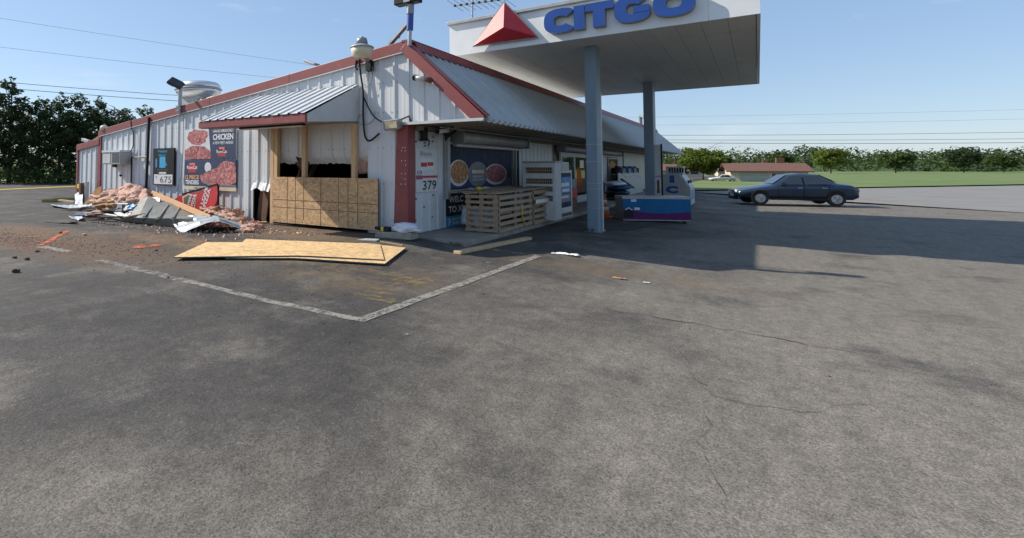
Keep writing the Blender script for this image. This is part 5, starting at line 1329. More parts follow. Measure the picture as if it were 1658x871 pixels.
for k in range(2):
    y0, y1 = YI + .08 + k * dp / 2, YI + (k + 1) * dp / 2 - .05
    A_ = Vector((xs1, 0, zT)) + sd * .1; B_ = Vector((xs1, 0, zT)) + sd * .95
    MB().hexa([(A_.x, y0, A_.z), (B_.x, y0, B_.z), (B_.x, y1, B_.z), (A_.x, y1, A_.z)], [(A_.x + sn.x * .05, y0, A_.z + sn.z * .05), (B_.x + sn.x * .05, y0, B_.z + sn.z * .05), (B_.x + sn.x * .05, y1, B_.z + sn.z * .05), (A_.x + sn.x * .05, y1, A_.z + sn.z * .05)]).build('door', M['white'], t)
    C_ = A_.lerp(B_, .6) + sn * .06; MB().box((C_.x - .02, y0 + .2, C_.z - .05), (C_.x + .05, y0 + .28, C_.z + .08)).build('door_handle', M['black'], t)
MB().box((xb + .001, YI + .05, zB + .1), (xb + .012, YI + dp - .05, zS - .03)).build('front_panel', M['white'], t)
for k in range(3): MB().box((xb + .0125, YI + .2 + k * .5, zB + .3), (xb + .015, YI + .5 + k * .5, zB + .7)).build('panel_print', M['print_cyan'] if k != 1 else M['print_grey'], t)
MB().box((xa + .1, YI + .1, zB - .03), (xb - .05, YI + dp - .1, zB + .06)).build('base', M['black'], t)
u0, u1 = ony(1078, 282, YI + .2), ony(1105, 269.5, YI + .2)
MB().box((u0.x, YI + .2, zT + .001), (u1.x, YI + 1.3, u1.z)).build('condenser', M['ice'], t)
for k in range(7): xk = u0.x + .12 + k * .1; MB().box((xk, YI + .19, zT + .06), (xk + .06, YI + .1995, u1.z - .06)).build('condenser_slot', M['black'], t)

# ------------------------------------------------------------------ boards and lumber on the lot
def board_on_lot(corners, z0, th, name, label, m, bow=0.0, cat='board'):
    P = [gnd(*c, off=z0) for c in corners]                        # left-front, right-front, right-back, left-back
    mb = MB(); nu, nv = 14, 4
    def pt(u, v, t):
        p = P[0].lerp(P[1], u).lerp(P[3].lerp(P[2], u), v)
        return (p.x, p.y, lot(p.x) + z0 + bow * math.sin(u * math.pi) * .8 + t)
    for t in (0, th):
        for j in range(nv + 1):
            for i in range(nu + 1): mb.v.append(pt(i / nu, j / nv, t))
    N = (nu + 1) * (nv + 1); q = [(j*(nu+1)+i, j*(nu+1)+i+1, (j+1)*(nu+1)+i+1, (j+1)*(nu+1)+i) for j in range(nv) for i in range(nu)]
    mb.f = [f[::-1] for f in q] + [tuple(k + N for k in f) for f in q]; mb.m = [1] * len(q) + [0] * len(q)
    rim = [i for i in range(nu)] and ([i for i in range(nu + 1)] + [j*(nu+1)+nu for j in range(1, nv + 1)] + [nv*(nu+1)+i for i in range(nu - 1, -1, -1)] + [j*(nu+1) for j in range(nv - 1, 0, -1)])
    for a, b in zip(rim, rim[1:] + rim[:1]): mb.f.append((a, b, b + N, a + N)); mb.m.append(1)
    mb.keep = True
    o = tag(mb.build(name, [m, M['osbedge']]), label, cat); ORG[o.name] = Vector(o.location); return o
board_on_lot(((365, 419.5), (623, 429), (657, 402.8), (398, 388.5)), .018, .022, 'strand_board', 'lower strand board sheet lying on the lot, its pointed corner sticking out', M['osbgnd'])
up = board_on_lot(((281, 418), (622, 422), (615.5, 397), (334, 393.5)), .042, .018, 'strand_board', 'upper strand board sheet lying on top of another on the lot', M['osbgnd'], bow=.006)
q = [gnd(395, 406, .1), gnd(520, 407.5, .1)]
mb = MB(); mb.add([(q[0].x, q[0].y, lot(q[0].x) + .1), (q[1].x, q[1].y, lot(q[1].x) + .1), (q[1].x, q[1].y + .03, lot(q[1].x) + .1), (q[0].x, q[0].y + .02, lot(q[0].x) + .1)], [(0, 1, 2, 3)]); mb.build('scratch', M['ink'], up)
a, b = gnd(740, 409, .03), gnd(856, 385.5, .03)
tag(MB().bar((a.x, a.y, lot(a.x) + .03), (b.x, b.y, lot(b.x) + .03), .16, .055).build('lumber_plank', M['lumberx'], bevel=.006), 'single pine plank lying on the lot beside the walkway', 'plank')
# concrete block with sack, drill and a metal offcut beside the corner post
c = gnd(633, 387.5); c.z = lot(c.x)
t = thing('concrete_block', 'long tan concrete block lying at the foot of the corner post', 'block', c)
MB().hexa([(c.x - .42, c.y - .0, c.z), (c.x + .42, c.y + .1, c.z), (c.x + .42, c.y + .42, c.z), (c.x - .42, c.y + .34, c.z)], [(c.x - .41, c.y + .01, c.z + .13), (c.x + .41, c.y + .11, c.z + .15), (c.x + .41, c.y + .41, c.z + .15), (c.x - .41, c.y + .33, c.z + .13)]).build('block', M['block'], t, bevel=.02)
s_ = clump((c.x + .22, c.y + .24, c.z + .22), (.34, .17, .10), 50, 'plastic_sack', M['plasticbag'], amp=.5); tag(s_, 'crumpled white plastic sack on the concrete block', 'sack')
d0 = Vector((c.x - .3, c.y + .1, c.z + .16))
t = thing('cordless_drill', 'yellow and black cordless drill resting on the concrete block', 'drill', d0)
MB().tube([d0 + Vector((-.18, .02, .03)), d0 + Vector((.02, .02, .03))], .035, 10).build('barrel', M['black'], t)
MB().box((d0.x - .02, d0.y - .02, d0.z - .02), (d0.x + .06, d0.y + .05, d0.z + .07)).build('grip', M['yellow'], t, bevel=.01)
MB().box((d0.x + .061, d0.y - .04, d0.z - .03), (d0.x + .2, d0.y + .07, d0.z + .08)).build('battery', M['black'], t, bevel=.01)
p = gnd(596, 390); tag(MB().hexa([(p.x - .22, p.y - .08, lot(p.x) + .005), (p.x + .22, p.y - .02, lot(p.x) + .005), (p.x + .2, p.y + .12, lot(p.x) + .005), (p.x - .15, p.y + .1, lot(p.x) + .005)], [(p.x - .22, p.y - .08, .012), (p.x + .22, p.y - .02, .03), (p.x + .2, p.y + .12, .045), (p.x - .15, p.y + .1, .03)]).build('metal_offcut', M['steelbright']), 'bright metal offcut lying in front of the upright strand board', 'offcut')
a, b = gnd(616, 392), gnd(652, 398); tag(MB().bar(a + Vector((0, 0, .01)), b + Vector((0, 0, .01)), .03, .02).build('wood_sliver', M['lumberx']), 'thin wood sliver on the lot below the concrete block', 'sliver')

# ------------------------------------------------------------------ the heap of wreckage
def sheet3(name, label, m, front, back, yf, yb, nu=24, nv=8, ribs=0, rib_h=.03, crumple=.02, cat='metal sheet', group=None, dents=0):
    """bent sheet between a front and a back edge, each a pixel polyline at its own depth"""
    def poly(pts, ys, u):
        n = len(pts) - 1; k = min(int(u * n), n - 1); f = u * n - k
        yy = ys if not isinstance(ys, (list, tuple)) else ys[k] + (ys[k+1] - ys[k]) * f
        return ony(pts[k][0] + (pts[k+1][0] - pts[k][0]) * f, pts[k][1] + (pts[k+1][1] - pts[k][1]) * f, yy)
    def fn(u, v):
        p = poly(front, yf, u).lerp(poly(back, yb, u), v)
        r = 0
        if ribs: w_ = (v * ribs) % 1; r = rib_h if .42 < w_ < .58 else 0
        p = p + Vector((0, 0, r + crumple * noise.noise(Vector((p.x * 4, p.y * 4, p.z * 4))) + crumple * .5 * noise.noise(Vector((p.x * 11, p.y * 11, p.z * 11)))))
        if p.z < .012: p.z = .012
        return p
    mb = MB(); mb.grid(fn, nu, nv); mb.keep = True
    o = tag(mb.build(name, m), label, cat, group)
    sm = o.modifiers.new('thick', 'SOLIDIFY'); sm.thickness = .006
    return o
sheet3('fallen_siding', 'bright white siding sheet humped on the lot in front of the red panel', M['steelbright'],
       [(293, 379), (304, 373), (326, 364), (345, 358.5), (356, 358), (372, 363), (392, 372)], [(272, 352.5), (290, 349.5), (310, 348), (330, 347.5), (352, 351), (374, 358), (396, 366)],
       [7.1, 7.15, 7.3, 7.5, 7.6, 7.8, 8.0], [7.9, 8.0, 8.1, 8.3, 8.4, 8.5, 8.6], 36, 30, 3, .03, .012)
folded = sheet3('fallen_siding', 'grey back of a folded siding sheet rising behind the wreckage', M['steelback'],
       [(207, 354), (224, 352), (250, 353), (278, 353.5), (310, 354)], [(229, 321), (240, 318), (262, 325), (285, 331), (318, 345)], [7.45, 7.45, 7.5, 7.55, 7.6], [8.5, 8.5, 8.6, 8.7, 8.7], 40, 14, 0, 0, .010)
sheet3('fallen_siding', 'dark lower fold of the grey siding sheet overhanging the lot', M['steelback'],
       [(212, 366), (224, 369), (250, 370.5), (280, 371), (318, 371.5)], [(188, 349), (224, 352.2), (250, 353.2), (278, 353.8), (312, 354.2)], [7.62, 7.62, 7.62, 7.62, 7.62], [7.43, 7.43, 7.48, 7.53, 7.58], 30, 10, 0, 0, .008)
ORG[folded.name] = Vector(folded.location)
# raised seams on the grey back sheets
for k, (a, b, ya, yb) in enumerate((((233, 351), (246, 334), 7.40, 8.1), ((257, 352), (272, 331), 7.43, 8.45), ((280, 352.5), (290, 336), 7.5, 8.5), ((230, 353), (236, 368), 7.36, 7.85), ((252, 355), (260, 369), 7.4, 7.85), ((279, 355), (286, 369), 7.45, 7.85))):
    MB().bar(ony(*a, ya), ony(*b, yb), .05, .03).build('seam_rib', M['grey'], folded)
# left heap: sheets, boards, trim
sheet3('fallen_siding', 'pale narrow siding strip curling at the far left of the heap', M['steelbright'], [(84, 332), (98, 335), (112, 337), (128, 336), (132, 334)], [(82, 331), (96, 331.5), (112, 332), (126, 331), (131, 330)], 8.6, 9.1, 16, 4, 0, 0, .02)
sheet3('fallen_siding', 'flat white siding offcut on the left heap', M['steelbright'], [(128, 336), (142, 334), (158, 331)], [(131, 332), (146, 327), (155, 324.5)], 8.5, 8.9, 8, 4, 0, 0, .01)
sheet3('dark_panel', 'black strip of roofing felt on the lot left of the heap', M['darkgrey'], [(71, 361.5), (90, 361), (108, 360.8), (123, 358)], [(76, 358.5), (92, 358), (110, 357.5), (122, 355.5)], [6.25, 6.3, 6.4, 6.5], [6.5, 6.6, 6.6, 6.8], 14, 3, 0, 0, .02, 'felt')
sheet3('fallen_siding', 'small bright metal offcut between felt strip and heap', M['steelbright'], [(117, 354), (126, 356), (134, 352)], [(111, 349.5), (122, 350), (132, 350)], 6.9, 7.3, 8, 4, 0, 0, .03)
sheet3('dark_panel', 'dark blue box panel lying under the left heap', M['navy'], [(121, 348), (140, 349), (160, 346)], [(122, 343.5), (140, 343), (162, 341)], 7.6, 7.9, 8, 4, 0, 0, .02, 'panel')
def plank(a, ya, b, yb, w, h, m, label, name='broken_plank', up=(0, 0, 1)):
    return tag(MB().bar(ony(*a, ya), ony(*b, yb), w, h, up=up).build(name, M[m], bevel=.004), label, 'plank', None)
plank((88, 342), 8.2, (133, 337.5), 8.6, .16, .05, 'oldwood', 'weathered plank at the left bottom of the heap')
plank((97, 324), 9.4, (122, 327), 9.3, .14, .06, 'oldwood', 'short pale plank lying on the grass by the far corner')
plank((246, 312), 9.2, (340, 353), 8.1, .15, .05, 'plank', 'long orange plank slanting across the folded siding', up=(0, -1, .4))
plank((130, 353), 7.2, (240, 350), 7.6, .08, .03, 'black', 'dark rod along the front of the heap')
plank((146, 356), 7.0, (189, 359), 7.0, .06, .03, 'black', 'short dark rod on the lot before the heap')
plank((166, 346), 7.9, (196, 350), 7.5, .12, .02, 'paper', 'white slat in the middle of the heap')
plank((190, 344), 8.0, (206, 353), 7.6, .18, .02, 'paper', 'white slat against the folded siding')
plank((318, 350), 8.7, (357, 333), 9.0, .2, .03, 'lumberx', 'broken pale board propped under the red panel')
plank((163, 333), 8.8, (183, 327), 9.0, .22, .03, 'kraft', 'brown fibre board in the left heap')
plank((160, 338), 8.6, (185, 331), 8.8, .18, .03, 'oldwood', 'splintered plank under the pink insulation')
plank((370, 362), 8.9, (432, 360), YG - .1, .14, .05, 'lumberx', 'bottom plate stub in front of the low hole')
# orange-brown board leaning at the red step, with its dark mark
A_, B_, C_, D_ = ony(133, 333, 8.75), ony(160, 331, 8.75), ony(164.5, 301, 8.75), ony(158, 304, 8.75)
lb = tag(MB().prism([A_, B_, C_, D_], (0, .03, 0)).build('leaning_board', M['plank']), 'orange strand board piece leaning on the red trim step', 'board')
ORG[lb.name] = Vector(lb.location)
# corner junk: pale post stump with yellow tag
p = gnd(131, 328); p = ony(131, 326, 9.3)
t = thing('broken_post', 'broken brown post with a yellow tag at the far corner', 'post', (p.x, 9.3, 0))
MB().bar((p.x + .1, 9.3, 0), (p.x + .12, 9.3, ony(133, 296, 9.3).z), .22, .12).build('stump', M['brownwood'], t)
MB().bar((p.x + .30, 9.35, 0), (p.x + .32, 9.35, ony(137, 294, 9.35).z), .14, .06).build('pale_side', M['white'], t)
MB().box((p.x - .12, 9.2, ony(129, 305, 9.2).z), (p.x + .05, 9.23, ony(129, 298, 9.2).z)).build('tag', M['yellow'], t)
s_ = sheet3('clear_plastic', 'pale crumpled plastic sheet by the broken post', M['plasticbag'], [(122, 331), (127, 332), (133, 331)], [(121, 314), (126, 312), (134, 314)], 9.0, 9.25, 8, 10, 0, 0, .1, 'plastic')
# grey cooler box half buried
a, b = ony(182, 343, 8.3), ony(206, 329, 8.3)
t = thing('grey_box', 'dented grey metal box half buried in the heap', 'box', ((a.x + b.x) / 2, 8.3, a.z))
MB().hexa([(a.x, 8.3, a.z), (b.x - .1, 8.3, a.z + .05), (b.x - .1, 8.8, a.z + .05), (a.x, 8.8, a.z)], [(a.x + .05, 8.35, b.z - .03), (b.x - .05, 8.35, b.z), (b.x - .05, 8.85, b.z), (a.x + .05, 8.85, b.z - .03)]).build('shell', M['grey'], t, bevel=.02)
MB().box((b.x - .28, 8.29, a.z + .06), (b.x - .12, 8.299, b.z - .05)).build('recess', M['black'], t)
# printed packaging litter by the sheet
for k, (px, py, m) in enumerate(((213, 334, 'print_blue'), (218, 339, 'paper'), (222, 345, 'print_red'), (214, 342, 'print_magenta'), (207, 336, 'paper'), (203, 349, 'paper'), (210, 348, 'posterwhite'))):
    p = ony(px, py, 8.0); tag(MB().grid(lambda u, v, p=p, k=k: (p.x - .14 + .28 * u, 8.0 + .2 * v - .1, p.z + .12 * (v - .5) + .05 * noise.noise((u * 3 + k, v * 3, k))), 5, 4, (0, .004, .003)).build('packaging_scrap', M[m]), 'torn scrap of printed packaging by the folded siding', 'scrap', 'packaging scraps in the heap')
tag(sheet3('plastic_film', 'pale green plastic film caught on top of the folded siding', M['plasticbag'], [(240, 327), (250, 326), (258, 326)], [(244, 322), (252, 320), (259, 321)], 8.45, 8.6, 8, 5, 0, 0, .06, 'film'), 'pale green plastic film caught on top of the folded siding', 'film')
# pink insulation
def heap(spots, label, group, m='pink', sd=0, labels=None):
    for k, (px, py, y, rx, ry, rz) in enumerate(spots):
        p = ony(px, py, y); o = clump((p.x, y, max(p.z, rz * .5)), (rx, ry, rz), 60 + sd + k * 1.37, 'insulation_clump', M[m], sub=4, amp=.55, fr=1.3)
        tag(o, labels[k] if labels and k < len(labels) else label, 'insulation', group)
plank((136, 341), 8.3, (178, 336), 8.6, .18, .03, 'oldwood', 'grey board edge-on under the white siding offcut')
plank((140, 330), 8.7, (170, 322), 9.0, .16, .03, 'lumberx', 'tan board poking out below the leaning strand board')
plank((186, 337), 8.4, (222, 326), 8.8, .2, .03, 'oldwood', 'weathered board leaning on the grey box')
plank((200, 352), 7.3, (236, 345), 7.7, .12, .03, 'lumberx', 'tan stick at the left end of the folded siding')
plank((222, 316), 9.1, (256, 322), 8.9, .12, .04, 'lumberx', 'tan stick behind the top of the folded siding')
plank((326, 346), 8.6, (352, 338), 8.8, .14, .03, 'plank', 'orange splinter in front of the red panel')
sheet3('torn_paper_facing', 'large brown paper facing draped over the left heap', M['kraft'], [(155, 341), (170, 340), (186, 337), (200, 335)], [(160, 329), (172, 325), (188, 324), (198, 326)], [8.2, 8.2, 8.3, 8.3], [8.8, 8.9, 8.9, 8.9], 16, 10, 0, 0, .10, 'paper')
def batt(label, front, back, yf, yb, m='pink', cr=.13, th=.07):
    o = sheet3('insulation_batt', label, M[m], front, back, yf, yb, 34, 18, 0, 0, cr, 'insulation', None)
    o.modifiers['thick'].thickness = th; o.modifiers['thick'].offset = 1
    o.data.polygons.foreach_set('use_smooth', [True] * len(o.data.polygons)); return o
batt('long crumpled pink insulation batt draped over the standpipe heap', [(152, 329), (175, 330), (200, 330), (222, 327), (240, 324)], [(166, 314), (184, 311), (202, 311), (222, 308), (238, 309)], [8.55, 8.5, 8.5, 8.6, 8.7], [9.2, 9.25, 9.3, 9.3, 9.3])
batt('peaked crumpled pink insulation batt on top of the standpipe heap', [(192, 319), (206, 316), (222, 318), (236, 320)], [(196, 308), (208, 303), (220, 304), (234, 313)], [8.9, 8.85, 8.85, 9.0], 9.4)
batt('crumpled pink insulation batt trailing from the red panel to the low hole', [(338, 349), (356, 353), (374, 360), (392, 367)], [(340, 338), (358, 340), (376, 346), (392, 358)], [8.55, 8.6, 8.6, 8.6], [9.2, 9.2, 9.25, 9.2], cr=.09)
heap(((176, 320, 9.0, .58, .36, .20), (186, 314, 9.2, .55, .3, .16), (196, 319, 9.0, .5, .35, .18), (206, 308, 9.3, .40, .25, .14), (214, 306, 9.35, .3, .22, .15), (216, 318, 9.0, .42, .3, .2), (226, 313, 9.2, .35, .25, .17), (205, 324, 8.8, .42, .3, .16), (231, 320, 9.1, .2, .2, .12), (164, 326, 8.9, .4, .3, .12), (222, 325, 8.8, .28, .25, .14)), 'torn clump of pink insulation in the heap left of the standpipe', 'pink insulation by the standpipe', labels=[
    'wide pink insulation clump at the left foot of the standpipe heap', 'pink insulation clump below the air conditioner, upper left of its heap', 'broad pink insulation clump in the middle of the standpipe heap', 'topmost pink insulation clump of the standpipe heap', 'pink insulation clump just right of the heap top', 'pink insulation clump facing the lot below the heap top', 'pink insulation clump nearest the foot of the standpipe'])
heap(((172, 331, 8.6, .4, .3, .12), (181, 326, 8.7, .35, .25, .13), (190, 333, 8.5, .35, .25, .1)), 'brown paper faced clump of insulation in the left heap', 'brown insulation in the left heap', 'kraft', 30)
heap(((352, 345, 9.0, .3, .25, .11), (362, 347, 9.0, .36, .25, .12), (372, 352, 8.9, .34, .25, .12), (382, 345, 9.3, .2, .18, .13), (342, 341, 9.15, .28, .2, .1), (384, 357, 8.9, .26, .2, .1), (315, 347, 8.5, .16, .15, .08)), 'torn clump of pink insulation beside the red panel', 'pink insulation by the red panel', sd=50)
heap(((398, 362, 8.9, .18, .16, .07), (406, 366, 8.6, .2, .16, .06), (396, 370, 8.3, .22, .16, .07), (412, 361, 9.1, .18, .14, .05), (404, 373, 8.1, .15, .12, .05), (418, 366, 8.7, .14, .12, .04), (390, 374, 8.0, .14, .12, .05)), 'loose tuft of pink insulation on the lot by the low hole', 'pink tufts by the low hole', sd=80)
heap(((157, 345, 7.5, .22, .16, .06), (150, 347, 7.4, .18, .14, .05)), 'small pink tuft at the front of the left heap', 'pink tufts by the left heap', sd=95)
# torn fibres standing out of the insulation
random.seed(17); mb = MB()
for (px0, px1, py0, py1, ya, yb, n) in ((150, 242, 304, 332, 8.5, 9.3, 2600), (338, 396, 338, 368, 8.5, 9.2, 1300), (386, 424, 358, 376, 8.0, 9.1, 700)):
    for _ in range(n):
        u, v = random.random(), random.random(); p = ony(px0 + (px1 - px0) * u, py1 - (py1 - py0) * v * (1 - .55 * abs(u - .55)), ya + (yb - ya) * v)
        p.z = max(p.z, .01) + random.uniform(-.03, .06); r = random.choice((.015, .02, .03, .05))
        a = Vector((random.gauss(0, 1), random.gauss(0, 1), random.gauss(0, 1))).normalized() * r * 1.6; b = Vector((random.gauss(0, 1), random.gauss(0, 1), random.gauss(0, 1))).normalized() * r * .6
        mb.add([p - a, p + b, p + a, p - b * .5], [(0, 1, 2), (0, 2, 3)])
mb.keep = True; fz_ = mb.build('insulation_fibres', M['pink'], kind='stuff'); fz_['label'] = 'torn pink and tan insulation fibres over the heaps'
# red menu panel torn off the wall
YP = 9.25
pts = [(283, 322), (293, 315.5), (306, 313), (320, 311), (336, 305), (351.5, 300), (352, 314), (351, 326), (345, 338), (338, 349), (312, 349), (284, 334)]
pan_ = thing('menu_panel', 'bent red pizza panel standing in the wreckage against the wall', 'panel', tuple(ony(318, 345, YP)))
MB().prism([ony(*p, YP) for p in pts], (0, .03, 0)).build('panel', M['redpanel'], pan_)
MB().bar(ony(296, 314.5, YP + .02), ony(352, 298.5, YP + .02), .05, .05).build('top_edge', M['black'], pan_)
MB().bar(ony(353, 299, YP + .04), ony(353, 336, YP + .04), .06, .05).build('side_edge', M['black'], pan_)
sh = [(295, 318), (301, 316), (305, 312.6), (311, 315.4), (319, 315), (317, 325), (315, 338), (296, 332)]
MB().prism([ony(*p, YP - .004) for p in sh], (0, .003, 0)).build('shield_rim', M['cream'], pan_)
sh2 = [(297.2, 319.5), (302, 317.6), (306, 314.6), (310.6, 317.2), (317, 317), (315.2, 325), (313.2, 336), (297.6, 331)]
MB().prism([ony(*p, YP - .008) for p in sh2], (0, .003, 0)).build('shield', M['redpanel'], pan_)
MB().prism([ony(*p, YP - .011) for p in ((300, 321), (302.5, 318), (307, 316), (309, 322), (307, 328), (299.5, 328))], (0, .002, 0)).build('shield_green', M['green'], pan_)
uu = (ony(308, 318, YP) - ony(304, 332, YP)).normalized(); vv = (ony(300, 325, YP) - ony(308, 326.5, YP)).normalized()
lettering('HERS', ony(306.5, 331.5, YP - .014), uu, vv, .33, .11, M['print_white'], pan_, fat=.02)
lettering('PIZZA', ony(312.5, 333.5, YP - .014), uu, vv, .36, .12, M['print_white'], pan_, fat=.02)
uu = (ony(332, 313, YP) - ony(325, 337, YP)).normalized(); vv = (ony(322, 324, YP) - ony(330, 326, YP)).normalized()
lettering('I LOVE', ony(327, 337, YP - .006), uu, vv, .66, .12, M['print_white'], pan_, fat=.025)
lettering('PIZZA', ony(333, 335, YP - .006), uu, vv, .56, .13, M['print_white'], pan_, fat=.025)

# dirt clods: the big ones one by one, the crumbs as one mass
for k, (px, py, r, lab) in enumerate(((25, 441, .045, 'largest dark dirt clod on the lot at the left edge'), (24, 418, .028, 'flat dark dirt clod behind the largest clod'), (44, 421, .032, 'dark dirt clod right of the flat clod'), (60, 408, .03, 'dark clod beside the end of the white line'), (98, 378, .035, 'dark clod beside the orange spray stroke'), (137, 381, .035, 'pale lump among the dirt behind the spray stroke'), (272, 450, .015, 'small clod on the white parking line'), (253, 406, .022, 'small dark clod right of the orange scrawl'))):
    p = gnd(px, py); tag(clump((p.x, p.y, lot(p.x) + r * .45), (r * 1.4, r, r * .75), 120 + k, 'dirt_clod', M['dirtclod' if k != 5 else 'lumberx'], amp=.6), lab, 'clod', 'dirt clods on the lot')
random.seed(5)
mb = MB()
def crumb(p, r):
    b = len(mb.v); a = random.uniform(0, 6.28)
    vs = [Vector((math.cos(a + k * 2.1) * r * random.uniform(.7, 1.3), math.sin(a + k * 2.1) * r * random.uniform(.7, 1.3), 0)) for k in range(3)] + [Vector((0, 0, r * random.uniform(.6, 1.1)))]
    mb.add([p + v for v in vs], [(0, 1, 3), (1, 2, 3), (2, 0, 3)])
for (cx, cy, sx, sy, n) in ((-10.5, 4.8, 2.6, .5, 900), (-12.2, 4.4, 1.6, .35, 500), (-8.6, 6.6, 1.9, .7, 400), (-8.8, 8.9, 1.4, .35, 500), (-11.5, 7.3, 2.2, .5, 300), (-5.5, 7.0, 2.5, 1.6, 200), (-6.8, 9.2, .5, .2, 120)):
    for _ in range(n):
        x_, y_ = random.gauss(cx, sx), random.gauss(cy, sy)
        if y_ > YG - .3 or y_ < 3.6: continue
        crumb(Vector((x_, y_, lot(x_))), random.choice((.006, .008, .010, .012, .016)))
mb.keep = True
cr = mb.build('dirt_crumbs', M['dirtclod'], kind='stuff'); cr['label'] = 'brown dirt crumbs scattered over the lot'
random.seed(9)
mb = MB()
for _ in range(420):
    cx, cy, sx, sy = random.choice(((-9.6, 8.6, .9, .3), (-11.2, 8.0, .8, .4), (-10.2, 7.6, 1.1, .4), (-13.0, 7.4, 1.4, .5)))
    x_, y_ = random.gauss(cx, sx), random.gauss(cy, sy)
    if y_ > YG - .25: continue
    crumb(Vector((x_, y_, 0)), random.choice((.02, .03, .045)))
mb.keep = True
cr = mb.build('insulation_crumbs', M['pink'], kind='stuff'); cr['label'] = 'pink insulation crumbs scattered before the wall'
# litter on the right of the lot
p = gnd(915, 413); z_ = lot(p.x) + .01
tag(MB().grid(lambda u, v: (p.x - .25 + .5 * u, p.y - .06 + .14 * v + .05 * math.sin(u * 4), z_ + .05 * abs(noise.noise((u * 4, v * 3, 2.2)))), 12, 5, (0, .003, .004)).build('paper_litter', M['paper']), 'crumpled white paper on the lot at the end of the parking line', 'litter')
p2 = gnd(1004, 452); z2 = lot(p2.x) + .008
tag(MB().grid(lambda u, v: (p2.x - .11 + .2 * u, p2.y - .03 + .07 * v, z2 + .03 * abs(noise.noise((u * 3, v * 3, 8.2)))), 8, 4, (0, .003, .004)).build('leaf_litter', M['kraft']), 'small brown scrap on the pale paving at right', 'litter')
p3 = gnd(1047, 459); tag(MB().grid(lambda u, v: (p3.x - .05 + .09 * u, p3.y + .03 * v, lot(p3.x) + .008 + .015 * abs(noise.noise((u * 3, v * 3, 5.2)))), 5, 3, (0, .003, .003)).build('leaf_litter', M['paper']), 'tiny pale scrap right of the brown scrap', 'litter')
# weeds
def grass_tuft(name, label, spots, n, h, kind=None):
    mb = MB()
    for _ in range(n):
        c, r = random.choice(spots); a = random.uniform(0, 6.28); d = r * math.sqrt(random.random())
        b = Vector((c.x + math.cos(a) * d, c.y + math.sin(a) * d * .6, c.z)); hh_ = h * random.uniform(.4, 1.1)
        l_ = Vector((random.uniform(-.4, .4), random.uniform(-.4, .4), 1)) * hh_; s = Vector((random.uniform(-1, 1), random.uniform(-1, 1), 0)).normalized() * hh_ * .08
        mb.add([b - s, b + s, b + l_], [(0, 1, 2)])
    mb.keep = True; o = mb.build(name, M['grassblade'], kind=kind); o['label'] = label
    if not kind: o['category'] = 'weed'
    return o
def at_lot(px, py): p = gnd(px, py); p.z = lot(p.x); return p
grass_tuft('weed_tuft', 'small green weed growing at the corner of the walkway', [(at_lot(737, 396.5), .14)], 90, .08)
grass_tuft('weed_tuft', 'small green weed at the foot of the near canopy column', [(at_lot(957, 375), .14)], 80, .12)
grass_tuft('grass_patch', 'patch of rough grass by the far corner of the building', [(at_lot(98, 325), 1.1), (at_lot(112, 323), 1.0), (at_lot(85, 327), .6)], 2200, .10, 'stuff')

